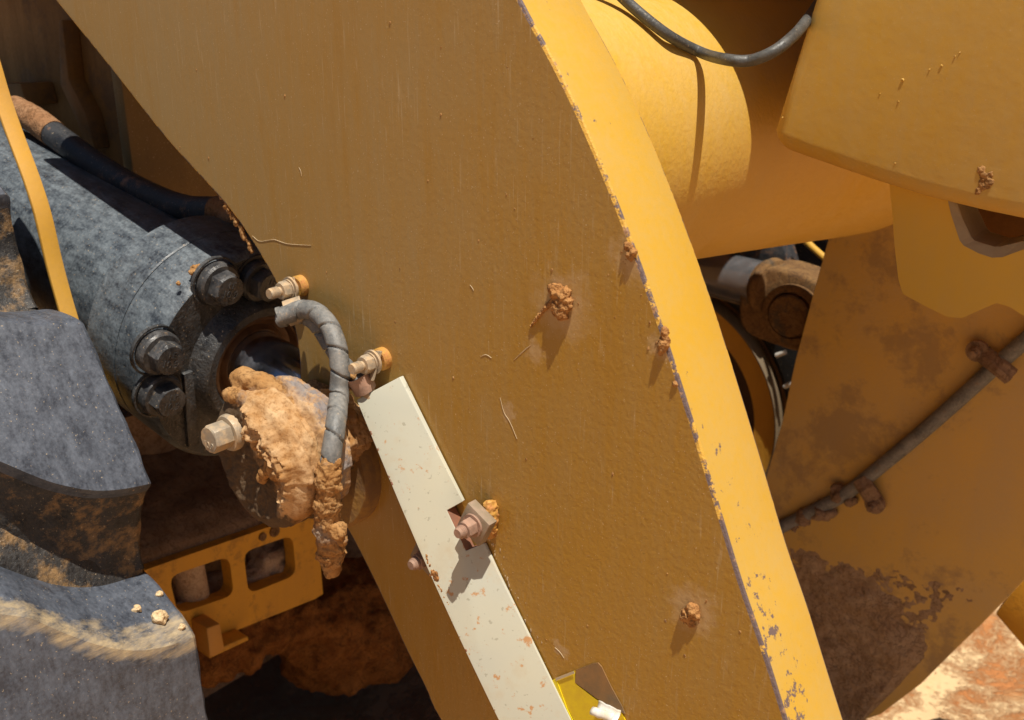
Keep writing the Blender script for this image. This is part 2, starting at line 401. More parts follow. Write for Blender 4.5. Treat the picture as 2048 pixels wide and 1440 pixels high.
M_rust_notchshade = metal("rust_and_notch_shade", (0.22, 0.10, 0.06), 0.8, (0.30, 0.12, 0.06), 0.8, 90, 0.5, 0.0)

# ------------------------------------------------------------------ ground
def ground():
    n = NT("sunlit_clay_ground")
    a = n.noise(3.2, 6, 0.68, None, 0.5); f = n.noise(60, 5, 0.75)
    k = n.ramp(n.math('ADD', n.math('MULTIPLY', a, 0.75), n.math('MULTIPLY', f, 0.25)), 0.46, 0.56)
    c = n.mix(k, (0.66, 0.46, 0.25), (0.58, 0.235, 0.08))
    c = n.mix(n.ramp(n.noise(9, 5, 0.7, n.mapping(loc=(5, 5, 0))), 0.55, 0.68, 0, 0.6), c, (0.70, 0.40, 0.18))
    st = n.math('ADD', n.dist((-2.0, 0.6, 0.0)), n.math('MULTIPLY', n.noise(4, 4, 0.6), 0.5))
    c = n.mix(n.ramp(st, 1.15, 0.85, 0, 0.85), c, (0.16, 0.09, 0.05))     # shade under the machine, painted into the soil colour
    nb = n.bump(n.math('MULTIPLY', f, k), 1.0, 0.012); nb = n.bump(n.noise(9, 5, 0.6), 0.4, 0.03, nb)
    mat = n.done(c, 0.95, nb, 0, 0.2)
    N = 150; x0, x1, y0, y1 = -3.2, 1.0, -1.2, 3.0
    v, f = [], []
    for j in range(N + 1):
        for i in range(N + 1):
            x = x0 + (x1 - x0) * i / N; y = y0 + (y1 - y0) * j / N
            e = min(i, j, N - i, N - j) / 12; e = min(1, e)
            h = 0.05 * noise.fractal(Vector((x * 1.6, y * 1.6, 3.0)), 0.8, 2.0, 6)
            v.append((x, y, e * h))
    for j in range(N):
        for i in range(N):
            a_ = j * (N + 1) + i; f.append([a_, a_ + 1, a_ + N + 2, a_ + N + 1])
    b = 80.0; o = len(v)
    v += [(-b, -b, 0), (b, -b, 0), (b, b, 0), (-b, b, 0), (x0, y0, 0), (x1, y0, 0), (x1, y1, 0), (x0, y1, 0)]
    for i in range(4):
        j = (i + 1) % 4; f.append([o + i, o + j, o + 4 + j, o + 4 + i])
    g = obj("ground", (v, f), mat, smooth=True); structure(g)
    g["label"] = "pale sunlit clay ground with orange crumbly patches"
    cl = []
    for k in range(420):
        px, py = random.uniform(1690, 2060), random.uniform(1190, 1450)
        p = VZ(px, py, 0.005)
        if noise.noise(Vector((p.x * 3, p.y * 3, 1.3))) < 0.02: continue
        r = random.uniform(0.004, 0.012) * random.choice((1, 1, 1, 1.8))
        cl.append(blob(p + Vector((0, 0, 0.02 * 0)), r, k, 1, 0.5, 1.5, (1, 1, 0.6)))
    o2 = obj("clay_crumbs", join(*cl), soilmat("clay_crumbs", base=(0.62, 0.30, 0.12), pale=(0.78, 0.52, 0.28)), smooth=True)
    o2["kind"] = "stuff"; o2["label"] = "loose orange clay crumbs scattered on the pale ground"; o2["category"] = "dirt"
ground()

# ------------------------------------------------------------------ near lift arm
T = 0.088
arm = thing("lift_boom", "broad dusty yellow lift arm with a bright chipped front edge", "lift arm", ARM_BASE)
front = [(980, -130), (1040, 0), (1110, 130), (1163, 240), (1215, 362), (1270, 505), (1321, 650), (1370, 800), (1422, 968), (1480, 1160), (1528, 1300), (1572, 1440), (1620, 1590)]
rear = [(1010, 1650), (880, 1440), (850, 1376), (812, 1300), (779, 1228), (742, 1150), (702, 1072), (660, 1000), (620, 900), (600, 800), (598, 720), (584, 640), (556, 575), (520, 510), (478, 445), (432, 388), (332, 278), (228, 146), (110, 0), (0, -140)]
def smooth2(pts, n=5):
    return [tuple(q)[:2] for q in spline([Vector((a, b, 0)) for a, b in pts], n)]
outline = [V(x, y, 0) for x, y in smooth2(front)] + [V(x, y, 0) for x, y in smooth2(rear)]
def build_arm():
    g = prism(outline, 0.0, T)
    o = obj("side_plate", g, [M_face, M_edge, M_bev], arm, smooth=False)
    bm = bmesh.new(); bm.from_mesh(o.data)
    ed = [e for e in bm.edges if abs(e.verts[0].co.y - e.verts[1].co.y) < 1e-6 and len(e.link_faces) == 2]
    bmesh.ops.bevel(bm, geom=ed, offset=0.0032, segments=2, affect='EDGES', profile=0.5)
    for q in bm.faces:
        ny = abs(q.normal.y); q.material_index = 0 if ny > 0.97 else (1 if ny < 0.1 else 2); q.smooth = ny < 0.9
    bm.to_mesh(o.data); bm.free()
build_arm()
NY = Vector((0, -1, 0))
PIN = V(668, 915, 0.0)
PINC = V(694, 856, 0.0)
# pin boss ring welded to the arm
bo = obj("pin_boss", xf(lathe([(0.082, -0.02), (0.082, 0.016), (0.078, 0.022), (0.060, 0.022)], 64), frame(NY, PIN)), paint("boss_paint_muddy", base=(0.45, 0.24, 0.03), dust=(0.20, 0.11, 0.045), amount=1.0, big=18, bump=0.5, lo=0.25, hi=0.6), arm)
# paint scratches on the arm
def ribbon(pts, y, w):
    path = [V(a, b, y) for a, b in pts]; v, f = [], []
    path = spline(path, 5)
    for k, p in enumerate(path):
        t = (path[min(k + 1, len(path) - 1)] - path[max(k - 1, 0)]).normalized()
        s = t.cross(Vector((0, 1, 0))).normalized(); ww = w * (0.35 + 0.65 * math.sin(math.pi * min(0.97, max(0.06, k / (len(path) - 1))))) * random.uniform(.75, 1.2)
        v += [p - s * ww, p + s * ww + Vector((0, -0.0004, 0)), p + s * ww * 1.6]
    for k in range(len(path) - 1):
        a = 3 * k; f += [[a, a + 1, a + 4, a + 3], [a + 1, a + 2, a + 5, a + 4]]
    return v, f
M_scr = paint("scraped_paint", base=(0.50, 0.37, 0.20), dust=(0.6, 0.48, 0.32), amount=0.6)
for sc in (((505, 472), (520, 483), (548, 480), (575, 488), (622, 491)), ((598, 335), (601, 342), (603, 352)),
           ((1000, 795), (1008, 825), (1020, 845), (1034, 878)), ((940, 570), (945, 577), (947, 582)), ((962, 713), (972, 710), (983, 716)), ((1110, 1295), (1120, 1305), (1128, 1316)), ((1028, 720), (1050, 700), (1062, 690))):
    obj("scratch", ribbon(sc, -0.0001, 0.00045), M_scr, arm)

# ------------------------------------------------------------------ mud stuck to the arm
def clod(px, py, r, label, sq=(1, .5, 1), n=9, seed=1, mat=None, spread=0.9, y=0.0, cat="mud clod"):
    rnd = random.Random(seed); c0 = V(px, py, y); gs = []
    for k in range(n):
        a = rnd.uniform(0, 6.28); q = rnd.uniform(0, r) * spread
        c = c0 + Vector((math.cos(a) * q * sq[0], -rnd.uniform(0, r * 0.25), math.sin(a) * q * sq[2]))
        gs.append(blob(c, rnd.uniform(0.25, 0.6) * r, seed * 31 + k, 2, 0.4, 1.4, sq))
    o = fused("mud_clod", gs, mat or M_mudr, None, max(0.0008, r / 22), r * 0.14, r * 0.35, r * 0.06, r * 0.1, base=c0)
    tag(o, label, cat, "lumps of mud stuck to the lift arm"); return o
clod(1130, 600, 0.0145, "largest rust brown mud clod stuck mid face of the broad arm", (1, .75, 1), 12, 3)
clod(1386, 1222, 0.0115, "orange mud clod low on the broad arm beside its chipped edge", (0.9, .8, 1.2), 8, 5)
clod(1261, 503, 0.0065, "uppermost small mud clod at the chipped front edge of the broad arm", (1, 1, 1.2), 6, 6)
clod(1327, 690, 0.009, "middle small mud clod at the chipped front edge of the broad arm", (.7, 1, 1.4), 7, 8)
clod(1352, 768, 0.004, "lowest tiny mud clod at the chipped front edge of the broad arm", (1, 1, 1), 5, 9)
e1 = [blob(V(440 + 3.1 * k + random.uniform(-3, 3), 390 + 5.4 * k + random.uniform(-3, 3), 0.003), random.uniform(0.0016, 0.0046), k, 2, 0.6, 2.0, (1, .7, 1.2)) for k in range(22)]
tag(fused("mud_streak", e1, M_mud, None, 0.001, 0.001, 0.004, 0.0006, 0.0015, base=V(470, 440, 0)), "crumbly tan mud along the rear edge of the arm above the cylinder", "mud streak")
sp = []; rs = random.Random(21)
for k in range(150):
    px_, py_ = rs.uniform(300, 1520), rs.uniform(40, 1400)
    if k % 3 == 0: a_, q_ = rs.choice(((1130, 600), (1386, 1222), (1262, 505), (1327, 690))), abs(rs.gauss(0, 45)); t_ = rs.uniform(0, 6.28); px_, py_ = a_[0] + q_ * math.cos(t_) - 15, a_[1] + q_ * math.sin(t_) + 18
    p_ = V(px_, py_, 0)
    xs = [q.x for q in outline if abs(q.z - p_.z) < 0.03]
    if not xs or not (min(xs) + 0.015 < p_.x < max(xs) - 0.012): continue
    sp.append(blob(p_, rs.choice((.0004, .0005, .0006, .0009, .0013)), k, 1, 0.5, 1.5, (1, .6, rs.uniform(.8, 2))))
so_ = obj("mud_specks", join(*sp), M_mud, arm); so_["kind"] = "stuff"
# torn flap beneath the largest clod
fl = []
for k in range(16):
    a, b = k / 15, 1
    fl.append(blob(V(1062 + 62 * a, 652 - 60 * a - 8 * math.sin(a * 3.1), -0.001), 0.0016 + 0.0022 * a, k, 2, 0.5))
tag(fused("mud_smear", fl, M_mudr, None, 0.0009, 0.0008, 0.004, 0.0005, 0.0015, base=V(1100, 620, 0)), "thin raised mud ridge trailing from the largest clod", "mud smear")

# ------------------------------------------------------------------ lift cylinder
TH = R(11)
AX = Vector((math.cos(TH), 0, -math.sin(TH)))
HEAD = V(500, 715, 0.06)
MC = frame(AX, HEAD, (0, -1, 0))
cyl = thing("lift_cylinder", "dusty black lift cylinder with bolted gland and bare rod", "hydraulic cylinder", HEAD + Vector((0, 0, -0.16)))
obj("barrel", xf(lathe([(0.122, -1.15), (0.122, -0.12)], 72), MC), M_black, cyl)
obj("gland_flange", xf(lathe([(0.120, -0.150), (0.150, -0.147), (0.153, -0.144), (0.153, -0.080), (0.1515, -0.078)], 80, True, True), MC), M_black, cyl)
obj("gland_ring", xf(lathe([(0.150, -0.0765), (0.153, -0.0745), (0.153, -0.010), (0.1462, -0.0002), (0.140, -0.0002)], 80, True, False), MC), M_black, cyl)
obj("gland_face", xf(lathe([(0.1462, -0.004), (0.1460, 0.0), (0.096, 0.0), (0.092, 0.004), (0.088, 0.020), (0.082, 0.026), (0.072, 0.026), (0.068, 0.020), (0.068, -0.02)], 80, False, False), MC), M_blackc, cyl)
obj("wiper_seal", xf(lathe([(0.0675, -0.02), (0.0675, 0.019), (0.064, 0.021), (0.060, 0.010), (0.052, 0.006), (0.047, 0.014), (0.0455, 0.014), (0.0455, -0.02)], 64), MC), M_seal, cyl)
obj("rod", xf(lathe([(0.045, -0.02), (0.045, 0.28)], 64), MC), M_chrome, cyl)
rib = box(-0.004, 0.004, -0.1, 0.1, 0, 0.006)
p0 = VP(372, 742, HEAD, AX); p1 = VP(384, 888, HEAD, AX)
d = (p1 - p0); L = d.length; d.normalize(); s = AX.cross(d)
rv = [p0 - s * .007, p0 + s * .007, p1 + s * .009, p1 - s * .009]
rv = [q - AX * .002 for q in rv] + [q + AX * 0.006 for q in rv]
obj("cast_rib", (rv, [[0, 1, 2, 3], [7, 6, 5, 4], [0, 4, 5, 1], [1, 5, 6, 2], [2, 6, 7, 3], [3, 7, 4, 0]]), M_blackc, cyl, bevel=0.002)
def text_geo(txt, size, depth):
    cu = bpy.data.curves.new("t", 'FONT'); cu.body = txt; cu.size = size; cu.extrude = depth; cu.align_x = 'CENTER'; cu.align_y = 'CENTER'
    ob = bpy.data.objects.new("t", cu); C.objects.link(ob); dg = bpy.context.evaluated_depsgraph_get(); dg.update()
    me = bpy.data.meshes.new_from_object(ob.evaluated_get(dg))
    g = ([v.co.copy() for v in me.vertices], [list(p.vertices) for p in me.polygons])
    bpy.data.objects.remove(ob); bpy.data.curves.remove(cu); bpy.data.meshes.remove(me); return g
TXT = text_geo("10.9", 0.0135, 0.0006); TXT2 = text_geo("LE", 0.0115, 0.0006)
for k, (bx, by, rot) in enumerate(((438, 566, 12), (519, 560, 28), (319, 704, 40), (322, 788, 3))):
    bp = VP(bx + 3, by + 4, HEAD + AX * 0.010, AX)
    Mb = frame(AX, bp, (0, -1, 0)) @ Matrix.Rotation(R(rot), 4, 'Z')
    b = obj("gland_bolt", xf(join(xf(hexgeo(0.038, 0.020, 0.14), Matrix.Translation((0, 0, 0.002)))), Mb), M_bolt, cyl, bevel=0.0006)
    obj("washer_flange", xf(lathe([(0.0285, -0.012), (0.0285, 0.0), (0.026, 0.0035), (0.018, 0.004)], 40), Mb), M_bolt, b)
    Mt = frame(AX, bp + AX * 0.0222, UP)
    Mt = Mt @ Matrix.Rotation(R(-90), 4, 'Z')
    obj("head_mark", xf(join(xf(TXT, Matrix.Translation((0, -0.005, 0))), xf(TXT2, Matrix.Translation((0, 0.007, 0)))), Mt), M_bolt, b, smooth=False)
    obj("spot_face", xf(lathe([(0.034, -0.014), (0.034, -0.0085), (0.0315, -0.0085), (0.0315, -0.014)], 40, False, False), Mb), M_blackc, cyl)
gs = [blob(VP(a, b_, HEAD - AX * 0.01, AX) + Vector((0, 0, 0.0)), r, k, 2, 0.5) for k, (a, b_, r) in enumerate(((392, 540, .007), (398, 536, .005), (383, 545, .004), (357, 567, .003)))]
tag(fused("mud_crumb", gs, M_mud, None, 0.001, 0.0012, 0.004, 0.0006, 0.0015, base=VP(392, 540, HEAD, AX)), "tan mud crumb on the rim of the black gland beside a bolt", "mud crumb")

# ------------------------------------------------------------------ pin cap caked in mud
cap = thing("pin_retainer", "thick round pin retainer caked in orange mud at the foot of the arm", "pin retainer", PIN + Vector((0, -0.08, -0.09)))
def cap_geo():
    v, f = [], []; NS, NP = 110, 260
    for j in range(NS + 1):
        t = j / NS; y = -0.006 - 0.122 * t
        for i in range(NP):
            a = 2 * math.pi * i / NP
            # pin shaft, ridge disc, groove, outer keeper disc
            sh = min(1, max(0, (t - 0.36) / 0.10)); r = 0.050 + 0.031 * sh * sh * (3 - 2 * sh)
            r -= 0.010 * math.exp(-((t - 0.70) / 0.028) ** 2)
            if t > 0.70: r -= 0.003
            r -= 0.010 * max(0, (t - 0.93) / 0.07) ** 2
            lit = max(0.0, math.cos(a - R(60)))
            q = Vector((a * 0.05, y, 0.3)) if t < 2 else None
            r += lit * (0.0085 * noise.turbulence(Vector((a * 1.3, y * 55, 1.5)), 5, True, noise_basis='PERLIN_ORIGINAL', amplitude_scale=0.55, frequency_scale=2.1) - 0.004 + 0.0035 * noise.fractal(Vector((math.cos(a) * 4, y * 40, math.sin(a) * 4)), 1.0, 2.1, 4))
            r += 0.0009 * noise.fractal(Vector((math.cos(a) * 12, y * 150, math.sin(a) * 12)), 0.9, 2.1, 4)
            if a > math.pi * 1.05: r -= 0.003 + 0.004 * abs(noise.noise(Vector((a * 4, y * 30, 2))))
            v.append(PINC + Vector((math.cos(a) * r, y, math.sin(a) * r)))
    for j in range(NS):
        for i in range(NP):
            k = (i + 1) % NP; f.append([j * NP + i, j * NP + k, (j + 1) * NP + k, (j + 1) * NP + i])
    prev = NS * NP; mud = [1.0 if True else 0] * len(v)
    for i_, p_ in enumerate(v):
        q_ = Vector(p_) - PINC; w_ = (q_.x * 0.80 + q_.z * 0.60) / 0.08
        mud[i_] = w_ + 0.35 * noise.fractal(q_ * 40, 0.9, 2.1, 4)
    NR = 44
    for q in range(1, NR):
        s = 1 - q / NR
        base = len(v)
        for i in range(NP):
            p = Vector(v[NS * NP + i]) - PINC; p = Vector((p.x * s, -0.128, p.z * s))
            w_ = (p.x * 0.86 + p.z * 0.50) / 0.08 + 0.30 * noise.fractal(p * 26 + Vector((5, 0, 2)), 0.8, 2.1, 5)
            k_ = max(0, min(1, (w_ - 0.30) / 0.25)); k_ = k_ * k_ * (3 - 2 * k_)
            # caked layer, creased along the rim
            al = noise.turbulence(Vector((p.x * 22 - p.z * 30, 1.7, (p.x + p.z) * 55)), 5, True, noise_basis='PERLIN_ORIGINAL', amplitude_scale=0.55, frequency_scale=2.1)
            th = k_ * (0.010 + 0.012 * (0.55 - al) + 0.004 * noise.fractal(p * 35, 1.0, 2.1, 5))
            p.y -= (0.004 * noise.fractal(p * 32, 0.7, 2.1, 6) + 0.003 * abs(noise.noise(p * 60)) + th) * min(1, q / 3)
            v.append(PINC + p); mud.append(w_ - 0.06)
        for i in range(NP):
            k = (i + 1) % NP; f.append([prev + i, prev + k, base + k, base + i])
        prev = base
    f.append([prev + i for i in range(NP)])
    CAPMUD.extend(mud)
    return v, f
CAPMUD = []
def capmat():
    n = NT("mud_caked_steel")
    a = n.noise(30, 5, 0.7); fi = n.noise(240, 4, 0.7)
    c = n.mix(n.ramp(a, 0.36, 0.62), SOIL, (0.58, 0.38, 0.20))
    c = n.mix(n.ramp(fi, 0.48, 0.32, 0, 0.55), c, (0.20, 0.10, 0.04))
    ring = n.math('MULTIPLY', n.ramp(n.math('ABSOLUTE', n.math('ADD', n.sep(1), -0.008)), 0.020, 0.006), n.ramp(n.noise(26, 5, 0.75), 0.44, 0.56))
    c = n.mix(n.math('MULTIPLY', ring, 0.75), c, (0.17, 0.19, 0.22))     # worn metal on the ridge
    # dark brown where the mud value is low, towards the lower rear
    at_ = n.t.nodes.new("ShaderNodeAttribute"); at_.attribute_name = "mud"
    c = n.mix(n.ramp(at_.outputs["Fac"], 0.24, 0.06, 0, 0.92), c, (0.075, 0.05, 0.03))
    nb = n.bump(fi, 0.5, 0.002); nb = n.bump(n.noise(80, 4, 0.6), 0.4, 0.004, nb)
    return n.done(c, 0.92, nb, 0, 0.25)
rd = obj("retainer_disc", cap_geo(), capmat(), cap, angle=80)
am = rd.data.attributes.new("mud", 'FLOAT', 'POINT')
for i_, w_ in enumerate(CAPMUD): am.data[i_].value = w_
# bolt of the retainer
bp = V(462, 864, -0.131)
Mb = frame(NY, bp, (0, 0, 1)) @ Matrix.Rotation(R(18), 4, 'Z')
b = obj("retainer_bolt", xf(hexgeo(0.0275, 0.022, 0.08), Mb @ Matrix.Translation((0, 0, 0.006))), M_zinc, cap, bevel=0.0008)
obj("washer", xf(lathe([(0.0205, -0.006), (0.0205, 0.003), (0.019, 0.006), (0.012, 0.006)], 40), Mb), M_zinc, b)
Mt = frame(NY, bp + NY * 0.0388, RIGHT); Mt = Mt @ Matrix.Rotation(R(90), 4, 'Z')
Mt = Matrix.Translation(bp + NY * 0.0384) @ Matrix(((1, 0, 0), (0, 0, -1), (0, 1, 0))).transposed().to_4x4().inverted()
Mt = Matrix(((1, 0, 0, bp.x), (0, 0, -1, bp.y - 0.0284), (0, 1, 0, bp.z), (0, 0, 0, 1)))
obj("head_mark", xf(join(xf(TXT, Matrix.Translation((0, -0.006, 0)) @ Matrix.Scale(.75, 4))), Mt), M_zinc, b, smooth=False)
def on_cap(deg, y, dr=0.0):
    return PIN + Vector((math.cos(R(deg)) * (0.083 + dr), y, math.sin(R(deg)) * (0.083 + dr)))
gs = []; rnd = random.Random(4)
def pt3(px, py, y): return V(px, py, y)
lumps = []
def band(keys, r0, r1, n, off):
    P = spline([Vector(k_) for k_ in keys], 8); N_ = len(P)
    for k_ in range(0, N_, 2):
        t_ = k_ / (N_ - 1); q_ = P[k_]; r_ = (r0 + (r1 - r0) * t_) * (1 + 0.30 * noise.noise(Vector((k_ * .22, off, 0))))
        lumps.append((q_.x + 3 * noise.noise(Vector((k_ * .3, off, 5))), q_.y, q_.z, r_))
band([(482, 762, -.106), (512, 764, -.101), (548, 785, -.094), (582, 815, -.087), (606, 848, -.082), (624, 888, -.078), (632, 930, -.075)], .0125, .0135, 0, 1.0)
band([(458, 788, -.124), (490, 800, -.122), (524, 826, -.120), (556, 860, -.118), (582, 898, -.115), (600, 940, -.112), (610, 978, -.108), (606, 1004, -.108)], .0075, .0165, 0, 7.0)
band([(560, 900, -.125), (572, 930, -.123), (582, 960, -.121), (592, 990, -.118)], .009, .0125, 0, 3.0)
lumps += [(530, 944, -.134, .0072), (524, 957, -.133, .006), (540, 936, -.134, .0075), (552, 944, -.131, .009), (536, 925, -.136, .0042), (500, 872, -.131, .004), (512, 890, -.131, .0055), (524, 908, -.131, .005),
          (640, 806, -.055, .008), (622, 790, -.060, .008), (655, 826, -.050, .007), (604, 784, -.066, .006)]
for k, (a, b_, y, r) in enumerate(lumps): gs.append(blob(V(a, b_, y), r, k, 3, 0.16, 1.2, (1.05, .9, 1.05)))
fused("mud_cake", gs, M_mud, cap, 0.0013, 0.0020, 0.018, 0.0005, 0.004)
gs = [blob(V(620 + 6 * k, 775 + 3 * k, -.01), 0.008 + 0.003 * (k % 2), k + 50, 2, 0.5) for k in range(7)]
fused("dark_mud", gs, M_mudd, cap, 0.0016, 0.003, 0.008, 0.001, 0.0025)

# ------------------------------------------------------------------ clamps and studs on the arm
def stud_clamp(bx, by, tx, ty, label, strap_to, y_tip=-0.047):
    b0 = V(bx, by, 0.0)
    t = thing("hose_clamp", label, "hose clamp", b0, "dusty hose clamps on the arm")
    Ms = frame(NY, b0)
    obj("weld_boss", xf(lathe([(0.0125, -0.001), (0.0125, 0.007), (0.0105, 0.009)], 28), Ms), M_weld, t)
    obj("stud", xf(lathe([(0.0052, 0.0), (0.0052, 0.043), (0.0062, 0.0435), (0.0055, 0.046)], 20), Ms), M_zinc, t)
    th = join(*[xf(lathe([(0.0052, 0), (0.0064, 0.0008), (0.0052, 0.0016)], 20, False, False), Ms @ Matrix.Translation((0, 0, 0.034 + 0.0019 * k))) for k in range(5)])
    obj("thread", th, M_zinc, t)
    obj("washer", xf(lathe([(0.0135, 0.0155), (0.0135, 0.0185), (0.006, 0.0185)], 32), Ms), M_zinc, t)
    obj("nut", xf(hexgeo(0.0185, 0.0125, 0.12), Ms @ Matrix.Translation((0, 0, 0.0187)) @ Matrix.Rotation(R(15), 4, 'Z')), M_zinc, t, bevel=0.0005)
    obj("washer", xf(lathe([(0.0115, 0.0195), (0.0115, 0.0212), (0.006, 0.0212)], 32), Ms), M_zinc, t)
    # strap: from the stud to the hose
    e = Vector(strap_to); a = b0 + NY * 0.013; dv = e - a; L = dv.length; dv.normalize(); s = dv.cross(Vector((0.3, 1, 0))).normalized()
    v = []; w = 0.0105
    nn = 10
    for k in range(nn + 1):
        p = a - dv * 0.012 + dv * (L + 0.012) * k / nn
        for q in (-w, w):
            for o_ in (0, 0.0022): v.append(p + s * q + Vector((0, -o_, 0)))
    f = []
    for k in range(nn):
        i = 4 * k; f += [[i, i + 2, i + 6, i + 4], [i + 1, i + 5, i + 7, i + 3], [i, i + 4, i + 5, i + 1], [i + 2, i + 3, i + 7, i + 6]]
    f += [[0, 1, 3, 2], [4 * nn, 4 * nn + 2, 4 * nn + 3, 4 * nn + 1]]
    obj("strap", (v, f), M_zinc, t)
    return t
c1 = stud_clamp(604, 571, 560, 588, "upper dusty clamp and nut holding the wrapped hose beside the gland", V(592, 622, -0.016))
obj("strap_loop", xf(lathe([(0.0135, -0.010), (0.0148, -0.010), (0.0148, 0.010), (0.0135, 0.010)], 36, False, False), frame(V(622, 612, -0.012) - V(560, 632, -0.040), V(590, 622, -0.026))), M_zinc, c1)
c2 = stud_clamp(768, 716, 715, 738, "lower dusty clamp and nut above the pale cover strip", V(740, 758, -0.022))
obj("strap_loop", xf(lathe([(0.0115, -0.010), (0.0127, -0.010), (0.0127, 0.010), (0.0115, 0.010)], 36, False, False), frame(V(738, 790, -0.02) - V(700, 725, -0.035), V(722, 765, -0.027))), M_rust, c2)

# ------------------------------------------------------------------ wrapped hoses
def wrapped(pts, r, pitch, step=0.0009, seg=40):
    path = resample(spline([Vector(p) for p in pts], 14), step)
    def rf(s, a, k):
        u = (s / pitch + a / (2 * math.pi)) % 1.0
        g = min(u, 1 - u)
        return r - (0.0026 * (1 - min(1, g / 0.055) ** 2) if g < 0.055 else 0) + 0.0007 * (u - 0.5)
    return sweep(path, r, seg, rf)
h1 = [V(556, 634, -.046), V(580, 627, -.036), V(604, 619, -.028), V(628, 622, -.026), V(654, 645, -.03), V(672, 685, -.036), V(680, 735, -.042), V(678, 790, -.050), V(672, 845, -.078), V(664, 900, -.094), V(656, 950, -.102), V(654, 1010, -.102), V(657, 1070, -.096), V(664, 1140, -.088)]
gh = thing("grease_hose", "grey spiral wrapped hose hooking over and hanging mud caked past the pin", "hose", h1[-1])
obj("spiral_wrap", wrapped(h1[:11], 0.0106, 0.0265), M_wrap, gh, angle=75)
gs = []; rnd = random.Random(11)
path = spline(h1[8:], 14)
for k, p in enumerate(path):
    t = k / (len(path) - 1)
    if t < 0.30: continue
    r = 0.0115 + 0.003 * noise.noise(Vector((t * 9, 2, 4))) + 0.0035 * max(0, math.sin(t * 9.5)) * t
    if t > 0.93: r = 0.0098
    gs.append(blob(p + Vector((rnd.uniform(-.002, .002), rnd.uniform(-.002, .002), 0)), r, k + 7, 2, 0.28, 1.5))
for (a, b_, y, r) in ((676, 1062, -.098, .010), (682, 1078, -.096, .008), (676, 1095, -.094, .008), (645, 990, -.102, .007), (668, 970, -.10, .008), (640, 1035, -.10, .006), (672, 1010, -.098, .007)):
    gs.append(blob(V(a, b_, y), r, int(a), 2, 0.4))
fused("mud_coat", gs, M_mud, gh, 0.0012, 0.0028, 0.010, 0.0009, 0.0025)
obj("hose_end", sweep([V(662, 1118, -.090), V(664, 1146, -.088)], 0.0092, 28), M_mud, gh, bevel=0.001)
h2 = [V(560, 640, -.030), V(598, 632, -.022), V(628, 645, -.018), V(650, 675, -.017), V(674, 712, -.019), V(700, 742, -.023), V(722, 768, -.025), V(740, 792, -.022)]
g2 = thing("short_grease_hose", "second wrapped grey hose running behind the first into the pale cover", "hose", h2[-1])
obj("spiral_wrap", wrapped(h2[:-1], 0.0088, 0.024), M_wrap, g2, angle=75)
obj("fitting", sweep([V(722, 768, -.025), V(733, 783, -.023), V(748, 800, -.02)], 0.0085, 24), M_zinc, g2)
gs = [blob(V(a, b_, -.03), r, int(a), 2, 0.5) for a, b_, r in ((705, 752, .006), (698, 760, .005), (712, 770, .005), (704, 776, .004))]
fused("mud_dab", gs, M_mud, g2, 0.001, 0.0012, 0.004, 0.0005, 0.0015)

# ------------------------------------------------------------------ pale cover channel
cov = thing("cover_strip", "long pale grey steel cover strip bolted down the dusty arm", "cover strip", V(1000, 1440, -0.012))
Yt = -0.021
def cover_geo():
    L0, L1 = (713, 800), (1046, 1540); R0, R1 = (799, 754), (1190, 1540)
    def lft(t): return (L0[0] + (L1[0] - L0[0]) * t - 10 * math.sin(t * 3.14), L0[1] + (L1[1] - L0[1]) * t)
    def rgt(t): return (R0[0] + (R1[0] - R0[0]) * t + 2 * math.sin(t * 3.14), R0[1] + (R1[1] - R0[1]) * t)
    pts = [lft(t / 10) for t in range(10, -1, -1)]
    pts += [rgt(0), rgt(.08), rgt(.2), (926, 1003)]
    pts += [(892, 1022), (903, 1036), (928, 1101), (964, 1084)] if False else [(893, 1021), (931, 1102), (969, 1086)]
    pts += [rgt(.5), rgt(.65), rgt(.8), rgt(1)]
    return [VP(a, b_, CP0, CN) for a, b_ in pts]
CT = (V(1070, 1440) - V(757, 778)).normalized(); CW = CT.cross(NY); CW = CW if CW.x > 0 else -CW
CN = (NY * math.cos(R(30)) + CW * math.sin(R(30))).normalized(); CP0 = V(905, 1100, -0.022)
ct = cover_geo(); nC = len(ct)
cg = prism(ct, 0, -0.0015)
cg = (ct + cg[0][nC:], cg[1])
co = obj("channel_plate", cg, [M_cover, M_rust_notchshade], cov, bevel=0.0028, bseg=3, angle=30)
# rusty chipped paint along the channel's lower left edge and a mud wedge
def left_edge(t):        # t 0 top .. 1 bottom, on the strip's rear edge
    q = (1 - t) * 10; i = min(9, int(q)); return ct[i].lerp(ct[i + 1], q - i)
gs = [blob(left_edge(0.42 + 0.0062 * k + random.uniform(-.004, .004)) + Vector((0.0015 + random.uniform(-.0012, .003), 0.0025, 0)), 0.0014 + 0.0036 * random.random() * math.sin(3.14 * (k + 1) / 23), k, 2, 0.5, 1.5, (.9, .45, 1.3)) for k in range(22)]
fused("mud_edge", gs, M_mudr, cov, 0.0008, 0.001, 0.004, 0.0006, 0.0015)
for q in range(16):
    t = random.choice((random.uniform(.08, .3), random.uniform(.5, .9)))
    gs = [blob(left_edge(t + 0.0012 * k) + Vector((0.0008, 0.0012, 0)), 0.0006 + 0.0008 * random.random(), k + 60, 1, 0.5) for k in range(random.randint(2, 7))]
    obj("rust_flake", join(*gs), M_rust_notchshade, cov)
for q in co.data.polygons:
    c_ = q.center + Vector(cov.location); a_ = proj(c_)
    if q.normal.dot(CN) < 0.5 and 885 < a_[0] < 985 and 1000 < a_[1] < 1115: q.material_index = 1  # dark rust colour on the notch walls stands in for the hollow's shade
gs = []
